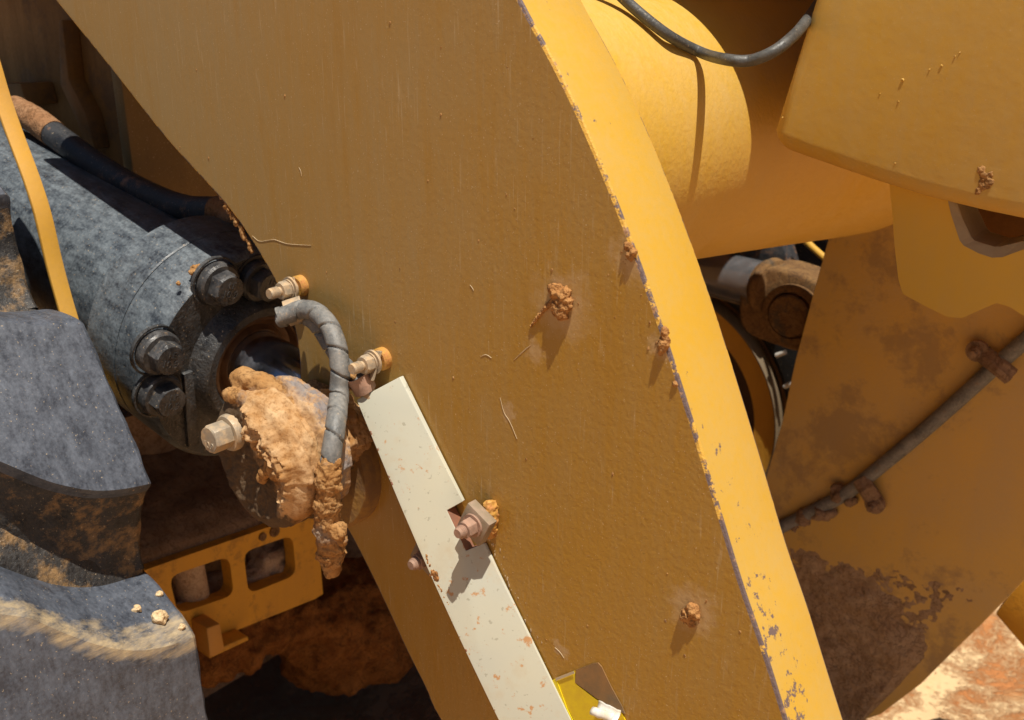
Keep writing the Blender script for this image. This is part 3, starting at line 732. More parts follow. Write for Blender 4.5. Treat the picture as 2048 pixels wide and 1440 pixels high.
for k in range(46):
    t_ = random.random() ** 1.2; q_ = random.choice((0, 0, 0, 1))
    gs.append(blob(V(975 + 118 * t_ + random.gauss(0, 2.5) + 12 * q_, 1075 + 262 * t_ + random.gauss(0, 6), -0.0003), random.choice((.0004, .0005, .0007, .0011)), k + 60, 1, 0.6, 2, (1, .4, random.uniform(1, 3))))
fk = obj("paint_flake", join(*gs), M_scr, cov); fk["kind"] = "stuff"

def tab(name, px, py, ang, w, h, y0, y1, label, nut=0.0175):
    c = V(px, py, y1)
    t = thing(name, label, "bolt bracket", V(px, py, 0), "bolted tabs holding the cover strip")
    M = Matrix.Translation(c) @ Matrix.Rotation(R(ang), 4, 'Y')
    obj("tab_block", xf(box(-w, w, 0, y0 - y1, -h, h), M), M_tab, t, bevel=0.0010)
    Ms = frame(NY, c)
    obj("washer", xf(lathe([(0.0125, 0), (0.0125, 0.0024), (0.006, 0.0024)], 32), Ms), M_rust, t)
    obj("nut", xf(hexgeo(nut, 0.012, 0.14), Ms @ Matrix.Translation((0, 0, 0.0024)) @ Matrix.Rotation(R(10), 4, 'Z')), M_rust, t, bevel=0.0005)
    obj("stud", xf(lathe([(0.0058, 0), (0.0058, 0.0215), (0.0048, 0.0235)], 24), Ms), M_rust, t)
    obj("thread", join(*[xf(lathe([(0.0058, 0), (0.0068, 0.0008), (0.0058, 0.0016)], 20, False, False), Ms @ Matrix.Translation((0, 0, 0.0150 + 0.002 * k))) for k in range(3)]), M_rust, t)
    return t
t1 = tab("bolt_tab", 946, 1050, 27, 0.0165, 0.0170, -0.014, -0.026, "rusty square bolt tab in the notch of the pale cover")
gs = [blob(V(976 + 9 * math.sin(.5 + k * .33), 1010 + 8.2 * k, -0.007), 0.0058, k, 2, 0.4, 1.5, (1, 1.3, 1)) for k in range(8)]
fused("weld_bead", gs, M_weld, t1, 0.001, 0.001, 0.004, 0.0005, 0.002)
t2 = tab("bolt_tab", 852, 1114, 27, 0.019, 0.019, -0.001, -0.018, "dusty bolt tab half hidden under the rear edge of the pale cover")
# ------------------------------------------------------------------ torn decal
def decalmat(name, a, b_, sc=60):
    n = NT(name); c = n.mix(n.ramp(n.noise(sc, 4, 0.7), 0.4, 0.65), a, b_)
    return n.done(c, 0.3, n.bump(n.noise(120, 3, 0.5), 0.15, 0.001))
dec = thing("torn_decal", "torn yellow warning decal with a curled white flap at the bottom", "decal", V(1180, 1440, 0))
def sheet(pts, y0, y1): return prism([V(a, b_, y0) for a, b_ in pts], y0, y1)
obj("yellow_film", sheet([(1106, 1360), (1149, 1342), (1150, 1362), (1152, 1368), (1190, 1398), (1212, 1408), (1240, 1420), (1255, 1450), (1300, 1540), (1200, 1540)], -0.0012, -0.0002), decalmat("decal_yellow", (0.80, 0.60, 0.012), (0.72, 0.50, 0.02)), dec, smooth=False)
obj("yellow_border", sheet([(1104, 1361), (1112, 1358), (1134, 1418), (1150, 1450), (1190, 1540), (1180, 1540), (1140, 1436)], -0.0022, -0.0013), decalmat("decal_lemon", (0.85, 0.72, 0.02), (0.85, 0.66, 0.02)), dec, smooth=False)
obj("brown_backing", sheet([(1152, 1340), (1186, 1327), (1196, 1326), (1203, 1334), (1222, 1374), (1242, 1410), (1250, 1428), (1192, 1396), (1150, 1365)], -0.0014, -0.0002), decalmat("decal_adhesive", (0.20, 0.125, 0.06), (0.30, 0.16, 0.06), 40), dec, smooth=False)
obj("clear_margin", sheet([(1111, 1356), (1147, 1342), (1149, 1347), (1112, 1362)], -0.0026, -0.0023), decalmat("decal_margin", (0.50, 0.42, 0.28), (0.56, 0.46, 0.3)), dec, smooth=False)
# curl: a quarter roll of white paper
def curl():
    v, f = [], []; A, B = V(1198, 1400, -0.001), V(1240, 1420, -0.001)
    t = (B - A).normalized(); down = Vector((-t.z, 0, t.x)); down = down if down.z < 0 else -down
    L = (B - A).length * 1.05; n = 18; r = 0.008
    for k in range(n + 1):
        a = R(250) * k / n
        for q in range(7):
            s = q / 6; rr = r * (1 - 0.30 * s * 0) 
            p = A + t * (L * s) + down * (rr * math.sin(a) * 0.9 + 0.008 * k / n * (1 - s * 0.6)) + Vector((0, -1, 0)) * rr * (1 - math.cos(a))
            v.append(p + Vector((0, 0, 0.0006 * math.sin(q * 2.3))))
    for k in range(n):
        for q in range(6):
            i = k * 7 + q; f.append([i, i + 1, i + 8, i + 7])
    return v, f
ob = obj("curled_flap", curl(), decalmat("decal_paper", (0.80, 0.78, 0.72), (0.72, 0.62, 0.46)), dec, angle=89)
sm = ob.modifiers.new("thickness", 'SOLIDIFY'); sm.thickness = 0.0004

# ------------------------------------------------------------------ black hydraulic hose behind the arm
pts = [V(30, 218, .10), V(70, 240, .10), V(130, 285, .10), V(215, 345, .105), V(300, 392, .11), V(370, 418, .115), V(440, 424, .12), V(520, 440, .13), V(600, 480, .13)]
bh = thing("hydraulic_hose", "thick black hydraulic hose with orange clay at its ends above the cylinder", "hose", pts[4])
path = spline(pts, 12)
obj("hose_body", sweep(path, 0.021, 28), M_hose, bh)
obj("clay_sleeve", sweep(path[0:21], 0.0222, 28, lambda s, a, k: 0.0222 + 0.0012 * noise.noise(Vector((s * 60, a * 2, 0)))), soilmat("hose_clay", base=(0.30, 0.15, 0.07), pale=(0.38, 0.21, 0.11)), bh)
obj("clay_sleeve", sweep(path[71:83], 0.0222, 28, lambda s, a, k: 0.0222 + 0.0012 * noise.noise(Vector((s * 60, a * 2, 5)))), soilmat("hose_clay_end", base=(0.27, 0.14, 0.065), pale=(0.35, 0.20, 0.11)), bh)

# ------------------------------------------------------------------ thin yellow guard plate beside the wheel
pts = [(-50, -20), (-8, 90), (22, 190), (50, 270), (80, 350), (104, 425), (126, 520), (146, 595), (168, 670), (192, 760), (218, 860)]
yg = -0.085
ed = [V(a, b_, yg) for a, b_ in smooth2(pts, 4)]
poly = ed + [p + Vector((-0.008, 0, 0.002)) for p in reversed(ed)]
gp = obj("wheel_guard", prism(poly, yg - 0.022, yg), paint("guard_paint", base=(0.70, 0.37, 0.04), amount=0.4, bump=0.15), None, bevel=0.002, base=ed[-1])
tag(gp, "thin bright yellow guard plate edge between the tyre and the cylinder", "guard plate")

# ------------------------------------------------------------------ tyre
TC = Vector((-1.72, 0, 0.80)); RT = 0.775; YI = -0.15; YO = -0.72
tyre = thing("wheel_assembly", "big black dusty tyre with deep lugs next to the lift cylinder", "wheel", Vector((TC.x, (YI + YO) / 2, 0.0)))
def tyre_r(y):       # carcass crown
    c = (YI + YO) / 2; w = (YI - YO) / 2; q = abs(y - c) / w
    return 0.705 - 0.02 * q ** 2
prof = []
for k in range(17):
    y = YI + (YO - YI) * k / 16; prof.append((tyre_r(y), y))
prof = [(0.36, YI - .09), (0.44, YI - .01), (0.55, YI + 0.03), (0.63, YI + 0.02), (0.672, YI + .008)] + prof + [(0.672, YO - .008), (0.63, YO - .02), (0.55, YO - .03), (0.44, YO + .01), (0.36, YO + .09)]
def ring(prof, seg):
    v, f = [], []
    for r, y in prof:
        for i in range(seg):
            a = 2 * math.pi * i / seg; v.append(TC + Vector((r * math.cos(a), y, r * math.sin(a))))
    for k in range(len(prof) - 1):
        for i in range(seg):
            j = (i + 1) % seg; f.append([k * seg + i, k * seg + j, (k + 1) * seg + j, (k + 1) * seg + i])
    return v, f
obj("carcass", ring(prof, 144), M_tyred, tyre)
obj("hub_disc", join(ring([(0.36, YI - .09), (0.34, YI - .15), (0.05, YI - .17)], 72)), M_yel, tyre)
PER = R(30)
def lug_geo():
    """one lug about angle 0 at the inner shoulder, running across the tread"""
    v, f = [], []; NA, NY_ = 64, 70
    W0 = R(16.0)
    for j in range(NY_ + 1):
        y = YI + 0.004 + (YO * 0.62 - YI) * j / NY_ * 1.0
        q = (YI - y) / (YI - YO)
        skew = R(27) * q - R(2.0) * math.sin(min(1, q / 0.30) * math.pi)
        for i in range(NA + 1):
            s = i / NA * 2 - 1                     # -1 lower flank foot .. +1 upper flank foot
            half = W0 / 2; foot_lo = R(8.5); foot_hi = R(5.0)
            k1 = 0.30; k2 = 0.74
            if s < -k1 + 0.0:                       # lower flank, concave
                t = (s + 1) / (1 - k1); a = -half - foot_lo * (1 - t) ** 1.5; r = 0.688 + (RT - 0.690) * (t ** 1.5)
            elif s > k2:                            # upper flank, short
                t = (1 - s) / (1 - k2); a = half + foot_hi * (1 - t); r = 0.688 + (RT - 0.688) * (t ** 0.8)
            else:
                a = -half + 2 * half * (s + k1) / (k2 + k1); r = RT * math.cos(half * .85) / math.cos(a) if abs(a) < half * 1.01 else RT; r = r * 0.75 + RT * 0.25
            sh = 1.0 if j == 0 else 0.0             # small chamfer at the shoulder
            r -= 0.004 * sh
            a += skew
            p = Vector((r * math.cos(a), y, r * math.sin(a)))
            dn = 0.0012 * noise.fractal(p * 16, 0.9, 2.0, 4) + 0.0007 * noise.fractal(p * 90, 0.9, 2.0, 3)
            if s < -k1: dn += 0.004 * noise.fractal(p * 22, 0.8, 2.0, 5) * min(1, (-k1 - s) * 6)
            edge = math.exp(-((s + k1) / 0.05) ** 2)
            dn -= 0.004 * edge * max(0, noise.noise(p * 45) + 0.25)
            p = Vector(((r + dn) * math.cos(a), y + (0.003 * noise.noise(p * 30) if j == 0 else 0), (r + dn) * math.sin(a)))
            v.append(p)
    n = NA + 1
    for j in range(NY_):
        for i in range(NA): a = j * n + i; f.append([a, a + 1, a + n + 1, a + n])
    # end wall at the shoulder
    base = len(v)
    for i in range(NA + 1):
        p = v[i]; a = math.atan2(p.z, p.x); v.append(Vector((0.66 * math.cos(a), YI + 0.012, 0.66 * math.sin(a))))
    for i in range(NA): f.append([i + 1, i, base + i, base + i + 1])
    return v, f
lg = lug_geo()
me0 = None
START = R(31.2)
me1 = None
for k in range(12):
    if me0 is None:
        o = obj("lug", lg, [M_tyre, M_tyred], None, angle=24); me0 = o.data
        for q in me0.polygons:
            i = q.vertices[0] % 65
            if q.vertices[0] >= 65 * 71 or i < 20: q.material_index = 1
        at_ = me0.attributes.new("crest", 'FLOAT', 'POINT')
        for i in range(len(me0.vertices)):
            s_ = (i % 65) / 64 * 2 - 1
            at_.data[i].value = 0.0 * math.exp(-((s_ - 0.74) / 0.055) ** 2) if i < 65 * 71 else 0.0
    else:
        if k == 11:
            me1 = me0.copy()
            for i in range(65 * 71):
                s_ = (i % 65) / 64 * 2 - 1; me1.attributes["crest"].data[i].value = math.exp(-((s_ - 0.72) / 0.17) ** 2)
        o = bpy.data.objects.new("lug", me1 if k == 11 else me0); C.objects.link(o)
    o.parent = tyre; o.location = TC - Vector(tyre["_w"]); o.rotation_euler = (0, -(START + k * PER), 0)
bpy.context.view_layer.update(); dg_ = bpy.context.evaluated_depsgraph_get()
for a, b_, x, r, lab in ((318, 1237, -.985, .009, 'largest pale clay crumb on the lowest tyre lug'), (272, 1220, -1.0, .005, 'pale clay crumb just behind the largest crumb on the tyre'), (286, 1030, -1.01, .003, 'tiny clay crumb on the shoulder under the middle tyre lug'), (318, 1190, -.99, .004, 'small clay crumb on the shoulder groove between two tyre lugs'), (362, 1256, -.955, .004, 'small clay crumb on the outer corner of the lowest tyre lug')):
    hit = scene.ray_cast(dg_, CAM, ray(a, b_).normalized())
    P0 = hit[1] + hit[2] * r * 0.35
    tag(fused("tyre_crumb", [blob(P0 + RIGHT * dx / 1700 - UP * dy / 1700, r * q, int(a + dx), 2, 0.6, 1.5) for dx, dy, q in ((0, 0, 1), (-6 * r / .009, 3, .7), (5 * r / .009, 1, .6))], M_crumb, None, 0.001, 0.002, 0.005, 0.0008, 0.002, base=P0), lab, "clay crumb", "clay crumbs on the tyre")

# ------------------------------------------------------------------ front frame tower (shaded, behind the cylinder)
FX, FY = -1.52, 0.165
fr = thing("front_chassis", "shaded dirty yellow frame tower behind the cylinder", "machine frame", Vector((-2.2, 0.7, 0.9)))
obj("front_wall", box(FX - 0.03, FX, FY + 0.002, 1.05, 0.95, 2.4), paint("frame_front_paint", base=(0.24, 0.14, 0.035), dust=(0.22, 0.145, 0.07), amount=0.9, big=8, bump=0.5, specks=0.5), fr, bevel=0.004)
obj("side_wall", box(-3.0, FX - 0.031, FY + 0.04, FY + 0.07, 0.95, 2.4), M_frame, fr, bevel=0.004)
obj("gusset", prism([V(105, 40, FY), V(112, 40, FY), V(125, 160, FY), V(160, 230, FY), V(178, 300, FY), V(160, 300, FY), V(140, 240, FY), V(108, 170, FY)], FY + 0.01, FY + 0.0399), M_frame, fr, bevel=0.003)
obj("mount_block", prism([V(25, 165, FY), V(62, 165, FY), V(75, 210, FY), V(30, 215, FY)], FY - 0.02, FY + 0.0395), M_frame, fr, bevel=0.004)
obj("shade_deck", box(-3.2, -0.80, 0.090, 2.4, 1.80, 1.84), M_frame, fr, bevel=0.004)  # unseen slab added overhead to shade the bracket and the ground
obj("sky_gap_wall", box(-3.2, -1.05, 2.3, 2.34, 0.25, 2.2), M_frame, fr)  # wall added to block the sky in the gap behind the far wheel
obj("rim_shade_roof", box(-2.6, -0.55, 1.38, 2.29, 1.70, 1.74), M_frame, fr)  # unseen slab added to keep direct sun off the far rim
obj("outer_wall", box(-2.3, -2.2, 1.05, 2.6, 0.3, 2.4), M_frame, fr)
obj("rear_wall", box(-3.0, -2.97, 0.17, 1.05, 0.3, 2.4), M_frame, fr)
# ------------------------------------------------------------------ axle bracket with two windows
XP = -1.42
ax = thing("axle_bracket", "yellow bracket with two rounded windows in the shade under the arm", "axle bracket", VX(480, 1300, XP))
def YZ(a, b_): return VX(a, b_, XP)
def rounded(pts, rad, n=5):
    out = []; P = [Vector(p) for p in pts]; L = len(P)
    for i in range(L):
        a, b_, c = P[i - 1], P[i], P[(i + 1) % L]
        u = (a - b_).normalized(); w = (c - b_).normalized(); r = min(rad, (a - b_).length * .45, (c - b_).length * .45)
        for k in range(n + 1):
            t = k / n; out.append((b_ + u * r * (1 - t) ** 2 + w * r * t ** 2))
    return out
def plate_holes(outer, holes, x0, x1):
    polys = [outer] + holes
    flat = [[Vector((p.y, p.z, 0)) for p in q] for q in polys]
    tri = geometry.tessellate_polygon(flat); al = [p for q in polys for p in q]; N = len(al)
    v = [Vector((x0, p.y, p.z)) for p in al] + [Vector((x1, p.y, p.z)) for p in al]
    f = [list(t) for t in tri] + [[i + N for i in t][::-1] for t in tri]
    o = 0
    for q in polys:
        n = len(q)
        for i in range(n): f.append([o + i, o + (i + 1) % n, N + o + (i + 1) % n, N + o + i])
        o += n
    return v, f
outer = [YZ(200, 1172), YZ(310, 1133), YZ(440, 1088), YZ(560, 1046), YZ(632, 1020), YZ(640, 1115), YZ(646, 1188), YZ(630, 1198), YZ(560, 1226), YZ(480, 1258), YZ(400, 1292), YZ(200, 1370)]
h1_ = rounded([YZ(338, 1153), YZ(458, 1112), YZ(468, 1190), YZ(356, 1228)], 0.022)
h2_ = rounded([YZ(487, 1104), YZ(585, 1070), YZ(592, 1150), YZ(497, 1188)], 0.022)
obj("window_plate", plate_holes(outer, [h1_, h2_], XP, XP - 0.03), M_frame2, ax, smooth=False)
tb = prism([YZ(381, 1236), YZ(408, 1226), YZ(418, 1276), YZ(400, 1290), YZ(388, 1292)], XP + 0.001, XP + 0.05, 'x')
obj("tab", tb, paint("bracket_tab_paint", base=(0.66, 0.32, 0.05), amount=0.4, bump=0.2), ax, bevel=0.003)
obj("bottom_lip", prism([YZ(392, 1288), YZ(470, 1256), YZ(472, 1264), YZ(394, 1300)], XP + 0.001, XP + 0.04, 'x'), M_frame2, ax, bevel=0.002)
obj("bolt_hole", xf(lathe([(0.011, 0), (0.011, 0.004)], 20), frame((1, 0, 0), YZ(548, 1062))), M_mudd, ax)
obj("bolt_hole", xf(lathe([(0.008, 0), (0.008, 0.004)], 20), frame((1, 0, 0), YZ(524, 1073))), M_mudd, ax)
# what is behind the windows
axl = thing("axle_housing", "soil caked axle housing behind and above the windowed bracket", "axle housing", Vector((-1.6, 0.4, 0.4)))
ptA = YZ(200, 1170); ptB = YZ(780, 972)
def slabtop():
    v, f = [], []; N = 40
    for j in range(N + 1):
        for i in range(N + 1):
            s, t = i / N, j / N
            p = ptA.lerp(ptB, s) + Vector((-0.02 - 0.60 * t, 0, 0.012 + 0.02 * min(1, t * 12) + 0.14 * t))
            p.z += 0.012 * noise.fractal(p * 9, 0.8, 2, 4) * min(1, t * 6)
            v.append(p)
    for j in range(N):
        for i in range(N): a = j * (N + 1) + i; f.append([a, a + 1, a + N + 2, a + N + 1])
    n = len(v)
    for i in range(N + 1): v.append(v[i] + Vector((0.0, 0, -0.022)))
    for i in range(N): f.append([i + 1, i, n + i, n + i + 1])
    return v, f
obj("caked_top", slabtop(), M_axle, axl, angle=60)
M_heap = soilmat("pale_caked_soil", base=(0.46, 0.32, 0.21), dark=(0.24, 0.15, 0.09), pale=(0.56, 0.42, 0.29), bump=0.5)
obj("pump_stub", xf(lathe([(0.03, 0), (0.03, 0.12), (0.026, 0.128)], 32), frame((0.1, 0.0, -1), VX(372, 1118, XP - 0.055))), M_heap, axl)
obj("back_wall", box(XP - 0.30, XP - 0.26, -0.1, 0.9, 0.2, 0.9), M_axle, axl)
gs = [blob(VX(425, 1192, XP - 0.085), 0.055, 1, 3, 0.3, 1.2, (1, 1.3, .7)), blob(VX(545, 1118, XP - 0.08), 0.055, 2, 3, 0.4, 1.5), blob(VX(515, 1160, XP - 0.06), 0.035, 3, 3, 0.4), blob(VX(570, 1100, XP - 0.09), 0.04, 4, 3, 0.4), blob(VX(340, 1250, XP - 0.05), 0.05, 8, 3, 0.4)]
fused("soil_heap", gs, M_heap, axl, 0.005, 0.006, 0.03, 0.002, 0.008)
def bulge():
    gs = []
    for k, (a, b_, x, r) in enumerate(((690, 1290, XP - 0.14, 0.16), (640, 1270, XP - 0.10, 0.10), (745, 1280, XP - 0.18, 0.12), (600, 1250, XP - 0.10, 0.07), (540, 1270, XP - .10, .06), (480, 1300, XP - .10, .06), (420, 1325, XP - .1, .06), (800, 1190, XP - .25, .10))):
        gs.append(blob(VX(a, b_, x) + Vector((0, 0, r * .35)), r, k + 20, 3, 0.25, 1.4))
    return gs
fused("rusty_underside", bulge(), M_rustdark, axl, 0.006, 0.02, 0.05, 0.004, 0.012)

# ------------------------------------------------------------------ torque tube and cable
TX, TZ = -0.686, 1.494
tt = thing("torque_tube", "fat yellow cross tube joining the arms half sunlit behind the chipped edge", "torque tube", Vector((TX, 0.6, TZ - 0.2)))
tab_r = []
for k in range(0, 21):                       # fit the flare of the tube to its lower outline
    px = 1385 + 20 * k; d_ = ray(px, 515 - (px - 1390) * 65 / 390)
    d2 = Vector((d_.x, d_.z)); c2 = Vector((TX - CAM.x, TZ - CAM.z)); t_ = c2.dot(d2) / d2.length_squared
    tab_r.append((CAM.y + d_.y * t_, abs(c2.cross(d2)) / d2.length))
def tube_r(y):
    if y <= tab_r[0][0]: return tab_r[0][1]
    for (a, ra), (b_, rb) in zip(tab_r, tab_r[1:]):
        if y <= b_: return ra + (rb - ra) * (y - a) / (b_ - a)
    return tab_r[-1][1]
def tube_y(px, py, c):
    lo, hi = 0.0, 0.6
    for _ in range(40):
        m_ = (lo + hi) / 2; p = V(px, py, m_)
        if math.hypot(p.x - TX, p.z - TZ) - tube_r(m_) > c: lo = m_
        else: hi = m_
    return lo
pr = []
for k in range(25):
    y = T + 0.002 + (1.10 - T - 0.004) * k / 24
    r = tube_r(y)
    pr.append((r, y - T))
obj("tube_shell", xf(lathe(pr, 120), frame((0, 1, 0), Vector((TX, T, TZ)))), M_tube, tt, angle=80)
y3 = tube_y(1330, 66, .009); cp = [V(1180, -80, y3 - .045), V(1245, -5, y3 - .022)] + [V(a, b_, tube_y(a, b_, c)) for a, b_, c in ((1330, 66, .009), (1400, 104, .009))] + [V(1452, 119, .204), V(1500, 121, .207), V(1545, 104, .213), V(1580, 78, .235), V(1608, 48, .29), V(1640, 0, .42), V(1670, -60, .55)]
cb = obj("electric_cable", sweep(spline(cp, 14), 0.0056, 22), rubber("cable_rubber", base=(0.045, 0.046, 0.045), dust=(0.15, 0.145, 0.13), amount=0.7, big=40, rough=0.35), None, base=cp[4])
tag(cb, "sagging grey black cable in front of the sunlit cross tube", "cable")

# ------------------------------------------------------------------ tilt lever
YL = 0.295
tl = thing("tilt_lever", "smooth yellow tilt lever block with rounded lower edge", "tilt lever", V(1800, 460, 0.35))
lp = [(1655, -130), (1622, 0), (1580, 135), (1541, 262), (1546, 296), (1620, 322), (1735, 362), (1850, 398), (1960, 425), (2080, 450), (2150, 470), (2150, -130)]
poly = [V(a, b_, YL) for a, b_ in lp]
poly = [Vector((p.x, 0, p.z)) for p in poly]
poly[0].z = 2.0; poly[-1].z = 2.0
obj("lever_block", prism(poly, YL, 1.02), M_lever, tl, bevel=0.017, bseg=5, angle=40)  # front face is the lever; unseen depth stretched to shade the far arm
gs = [blob(V(1972 + random.uniform(-11, 11) - 6 * k / 14, 340 + 3.0 * k + random.uniform(-5, 5), YL - 0.0002), random.uniform(.002, .0042), k, 2, 0.6, 2.0, (1, .3, 1.2)) for k in range(14)]
fused("caked_scuff", gs, M_mud, tl, 0.0008, 0.0008, 0.003, 0.0005, 0.0015)
gs = [blob(V(a, b_, YL - 0.0003), r, k, 1, 0.5) for k, (a, b_, r) in enumerate(((1806, 160, .0016), (1859, 139, .0009), (1883, 131, .0011), (1910, 113, .0009), (1797, 203, .0009), (1920, 105, .0007), (1790, 327, .0009), (1565, 235, .0009), (1760, 187, .0006)))]
for g_ in gs: obj("paint_drip", g_, M_lever, tl)
# lower hook bracket with an opening
obj("far_arm_shade_block", box(-0.13, 0.4, 0.32, 1.04, 1.52, 1.9), M_lever, tl, bevel=0.01)  # unseen box added out of view to keep sun off the far arm
YB = 0.335
def hook():
    out = [(1778, 360), (1784, 420), (1790, 500), (1797, 560), (1806, 588), (1850, 612), (1895, 634), (1925, 636), (1960, 620), (1993, 606), (2020, 614), (2060, 640), (2200, 700), (2300, 620), (2300, 360)]
    hole = [(1893, 380), (1905, 430), (1922, 480), (1930, 490), (1960, 505), (1985, 513), (2005, 512), (2060, 492), (2130, 460), (2140, 380)]
    o_ = [V(a, b_, YB) for a, b_ in out]; h_ = [V(a, b_, YB) for a, b_ in hole]
    flat = [[Vector((p.x, p.z, 0)) for p in o_], [Vector((p.x, p.z, 0)) for p in h_]]
    tri = geometry.tessellate_polygon(flat); al = o_ + h_; N = len(al); y1 = YB + 0.06
    v = [Vector((p.x, YB, p.z)) for p in al] + [Vector((p.x, y1, p.z)) for p in al]
    f = [list(t) for t in tri] + [[i + N for i in t][::-1] for t in tri]; o = 0
    for q in (o_, h_):
        n = len(q)
        for i in range(n): f.append([o + i, o + (i + 1) % n, N + o + (i + 1) % n, N + o + i])
        o += n
    return v, f, [Vector((p.x, YB, p.z)) for p in h_]
hv, hf, hole = hook()
obj("hook_bracket", (hv, hf), paint("hook_paint", base=(0.68, 0.41, 0.03), dust=(0.54, 0.38, 0.14), amount=0.5, big=6, bump=0.08), tl, smooth=True, angle=25)
cen = sum(hole, Vector()) / len(hole)
def lip():
    v, f = [], []; n = len(hole)
    for p in hole:
        o_ = p + (p - cen).normalized() * 0.001; i_ = p + (cen - p).normalized() * 0.009
        for q, y in ((o_, YB - 0.001), (i_, YB + 0.003), (i_, YB + 0.055), (o_, YB + 0.055)): v.append(Vector((q.x, y, q.z)))
    for k in range(n):
        a, b_ = 4 * k, 4 * ((k + 1) % n)
        for q in range(4): f.append([a + q, a + (q + 1) % 4, b_ + (q + 1) % 4, b_ + q])
    return v, f
obj("opening_lip", lip(), paint("primer_lip", base=(0.33, 0.27, 0.18), dust=(0.28, 0.2, 0.12), amount=0.5), tl, smooth=False)
obj("inner_wall", prism([V(1870, 360, .46), V(2300, 360, .46), V(2300, 560, .46), V(1890, 560, .46)], 0.46, 0.49), M_frame, tl)

# ------------------------------------------------------------------ far lift arm
YF = 1.10
fa = thing("far_lift_boom", "shaded grimy far lift arm with soil caked along its foot", "lift arm", V(1720, 1430, YF))
fo = [(1700, 380), (1655, 480), (1622, 600), (1590, 720), (1562, 850), (1528, 965), (1500, 1040), (1490, 1200), (1520, 1440), (1600, 1560), (1700, 1450), (1760, 1430), (1840, 1370), (1900, 1310), (1960, 1252), (2048, 1162), (2160, 1040), (2260, 880), (2260, 380)]
obj("arm_plate", prism([V(a, b_, YF) for a, b_ in fo], YF, YF + 0.088), M_far, fa, bevel=0.004)
def lowsoil():
    v, f = [], []; N, Mx = 150, 110
    A, B = (1490, 1010), (1640, 1480); A2, B2 = (2060, 1130), (1740, 1430)
    for j in range(Mx + 1):
        t = j / Mx
        for i in range(N + 1):
            s = i / N
            a = A[0] + (B[0] - A[0]) * s; b_ = A[1] + (B[1] - A[1]) * s; c = A2[0] + (B2[0] - A2[0]) * s; d_ = A2[1] + (B2[1] - A2[1]) * s
            p = V(a + (c - a) * t, b_ + (d_ - b_) * t, YF)
            e = min(1, 5 * s) * min(1, 9 * t + .0) * min(1, 6 * (1 - t))
            k = 0.36 + 0.7 * noise.fractal(p * 5 + Vector((1, 2, 3)), 0.7, 2.1, 7) + 0.5 * (s - 0.45)
            p.y -= max(-0.003, 0.022 * e * max(0, k - 0.1) + 0.0012 * e * noise.fractal(p * 50, .9, 2, 4)) - 0.004 * (1 - e) 
            v.append(p)
    n = N + 1
    for j in range(Mx):
        for i in range(N): a = j * n + i; f.append([a, a + 1, a + n + 1, a + n])
    return v, f
obj("soil_cake", lowsoil(), soilmat("soil_cake_brown", base=(0.31, 0.20, 0.11), dark=(0.14, 0.085, 0.05), pale=(0.42, 0.30, 0.19), bump=0.6), fa, angle=80)
# grease line on the far arm
gl = thing("grease_line", "dark steel grease line clamped across the shaded far arm", "pipe", V(1850, 900, YF))
lp_ = [V(1560, 1055, YF - .010), V(1640, 1015, YF - .013), V(1690, 988, YF - .014), V(1740, 950, YF - .016), V(1830, 876, YF - .016), V(1910, 806, YF - .016), V(1985, 738, YF - .016), V(2060, 672, YF - .016), V(2140, 600, YF - .016)]
obj("pipe", sweep(spline(lp_, 10), 0.0135, 20), rubber("pipe_dusty", base=(0.08, 0.085, 0.09), dust=(0.32, 0.31, 0.30), amount=0.9, big=30, rough=0.5, brown=(0.25, .16, .09)), gl)
for k, (a, b_, sx, sy) in enumerate(((1732, 975, 1752, 1006), (2000, 735, 1957, 700))):
    t = obj("pipe_clamp", sweep([V(a - (sx - a) * .5, b_ - (sy - b_) * .5, YF - .026), V(a, b_, YF - .033), V((a + sx) / 2, (b_ + sy) / 2, YF - .022), V(sx, sy, YF - .01)], 0.017, 12, lambda s, a_, k_: 0.017 * (0.55 + 0.45 * abs(math.cos(a_)))), M_axle, gl)
    Ms = frame(NY, V(sx, sy, YF - .012))
    obj("clamp_bolt", xf(join(lathe([(0.019, 0), (0.019, 0.010), (0.012, 0.012)], 24), xf(hexgeo(0.019, 0.012), Matrix.Translation((0, 0, .011))), xf(lathe([(0.006, 0), (0.006, .034)], 16), Matrix.Identity(4))), Ms), M_axle, t)
gs = [blob(V(1590 + 18 * k, 1040 - 8 * k + random.uniform(-15, 20), YF - .01), random.uniform(.012, .026), k, 2, 0.5) for k in range(7)]
fused("soil_lump", gs, M_axle, fa, 0.003, 0.006, 0.02, 0.002, 0.006)

# ------------------------------------------------------------------ far cylinder rod and eye
fc = thing("far_lift_cylinder", "far lift cylinder with shiny chrome rod and rusty brown eye", "hydraulic cylinder", V(1560, 690, 1.24))
M_eye = soilmat("eye_brown_grime", base=(0.16, 0.085, 0.035), dark=(0.05, 0.03, 0.02), pale=(0.22, 0.125, 0.05), bump=0.3, patch=(0.06, 0.055, 0.045))
E = V(1585, 622, 1.22); RD = (V(1385, 548, 1.30) - V(1540, 585, 1.24)).normalized()
Mr = frame(RD, V(1512, 568, 1.25))
obj("rod", xf(lathe([(0.052, -0.02), (0.052, 0.30), ], 48), Mr), M_chromeb, fc)
obj("barrel", xf(lathe([(0.060, 0.298), (0.085, 0.30), (0.085, 0.8)], 48), Mr), M_black, fc)
obj("rod_collar", xf(lathe([(0.045, -0.06), (0.060, -0.055), (0.064, -0.04), (0.058, -0.026), (0.053, -0.024)], 48), Mr), M_eye, fc)
poly = rounded([V(1478, 560, 1.2), V(1540, 530, 1.2), V(1660, 570, 1.2), V(1700, 700, 1.2), V(1610, 712, 1.2), V(1475, 665, 1.2)], 0.05)
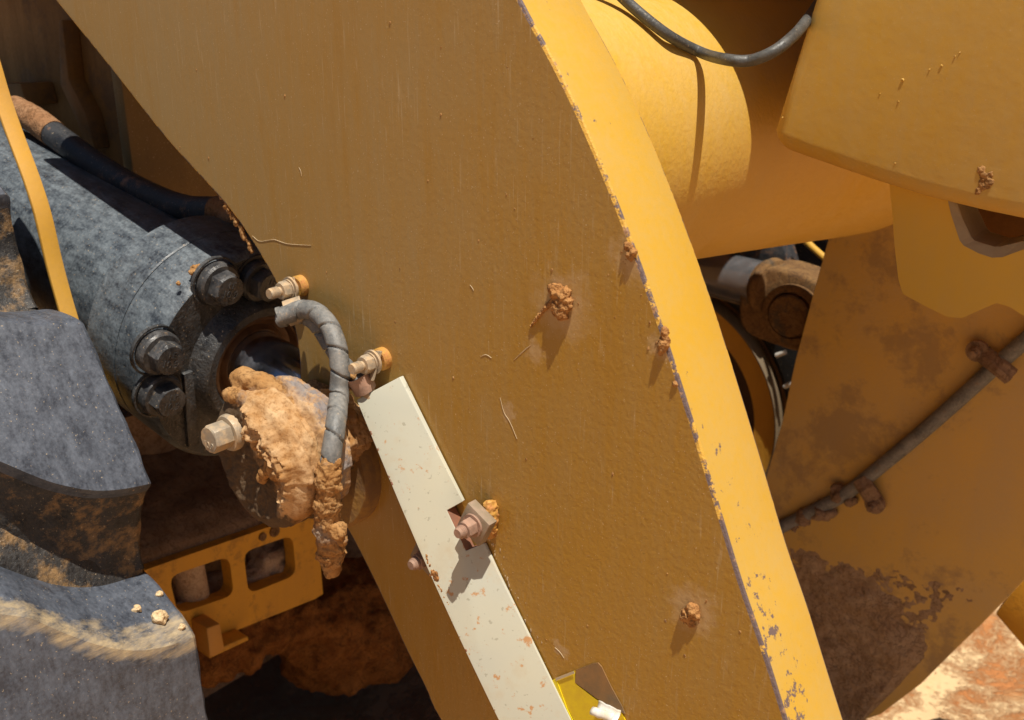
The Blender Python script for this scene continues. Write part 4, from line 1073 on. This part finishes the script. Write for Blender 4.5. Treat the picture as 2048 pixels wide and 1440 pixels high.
obj("rod_eye", prism(poly, 1.20, 1.30), M_eye, fc, bevel=0.01, bseg=3)
Mp = frame(NY, V(1586, 628, 1.20))
obj("pin_ring", xf(lathe([(0.064, -0.01), (0.064, 0.012), (0.058, 0.016), (0.050, 0.016), (0.047, 0.008)], 48), Mp), M_eye, fc)
obj("pin_end", xf(lathe([(0.045, -0.01), (0.045, 0.020), (0.042, 0.024)], 48), Mp), M_eye, fc)
obj("lubricator", prism([V(1470, 498, 1.4), V(1560, 470, 1.4), V(1580, 540, 1.4), V(1500, 540, 1.4)], 1.40, 1.46), M_hose, fc, bevel=0.006)
obj("pipe", sweep([V(1600, 470, 1.42), V(1625, 495, 1.40), V(1665, 530, 1.38)], 0.008, 14), M_yel, fc)

# ------------------------------------------------------------------ far wheel
fw = thing("wheel_assembly", "far wheel with yellow rim seen between the arms", "wheel", Vector((-1.265, 1.6, 0.0)))
WC = Vector((-1.265, 1.45, 0.63)); Mw = frame(NY, WC)
obj("rim_flange", xf(lathe([(0.262, -0.004), (0.30, 0.002), (0.318, 0.008), (0.324, 0.012)], 96, False, False), Mw), paint("rim_paint", base=(0.66, 0.33, 0.03), dust=(.45, .23, .06), amount=0.6), fw)
obj("rim_lip", xf(lathe([(0.324, 0.012), (0.329, 0.016), (0.332, 0.010), (0.332, -0.03)], 96, False, False), Mw), paint("rim_lip_dusty", base=(0.17, 0.13, 0.08), dust=(0.12, 0.08, 0.04), amount=0.6, big=20), fw)
obj("rim_dish", xf(lathe([(0.262, -0.006), (0.255, -0.16), (0.05, -0.18)], 96, False, True), Mw), paint("rim_dish_dark_brown", base=(.10, .045, .012), dust=(.06, .03, .015), amount=.8), fw)  # dish in a much darker brown than the flange
obj("tyre", xf(lathe([(0.335, -0.04), (0.36, -0.01), (0.44, 0.0), (0.54, -0.02), (0.60, -0.09), (0.60, -0.40), (0.34, -0.46)], 96, False, False), Mw), rubber("far_tyre_rubber", base=(.008, .008, .008), dust=(.02, .02, .02), amount=0.3, rough=0.85), fw)
for a, b_ in ((1562, 708), (1578, 770)):
    obj("rim_weight", sweep([V(a - 9, b_ + 3, 1.43), V(a + 9, b_ - 4, 1.43)], 0.006, 12), metal("pale_weight", (.7, .68, .62), 0.4, met=0.3), fw)

# ------------------------------------------------------------------ bucket corner at the right edge
bk = obj("bucket_plate", prism([V(1990, 1228, 1.35), V(2030, 1275, 1.35), V(2060, 1310, 1.35), V(2200, 1330, 1.35), V(2200, 1080, 1.35), V(2060, 1140, 1.35)], 1.35, 1.42), M_frame2, None, bevel=0.004, base=V(2030, 1290, 1.35))
tag(bk, "small dirty yellow plate corner over the bright ground", "plate")

# ------------------------------------------------------------------ unseen lever arm, added above the frame to shade the cross tube
obj("lever_shade_arm", box(-1.15, -0.30, YL + 0.004, 1.0, 1.78, 2.1), M_lever, tl, bevel=0.02)

for o in list(bpy.data.objects):
    if "_w" in o.keys(): del o["_w"]
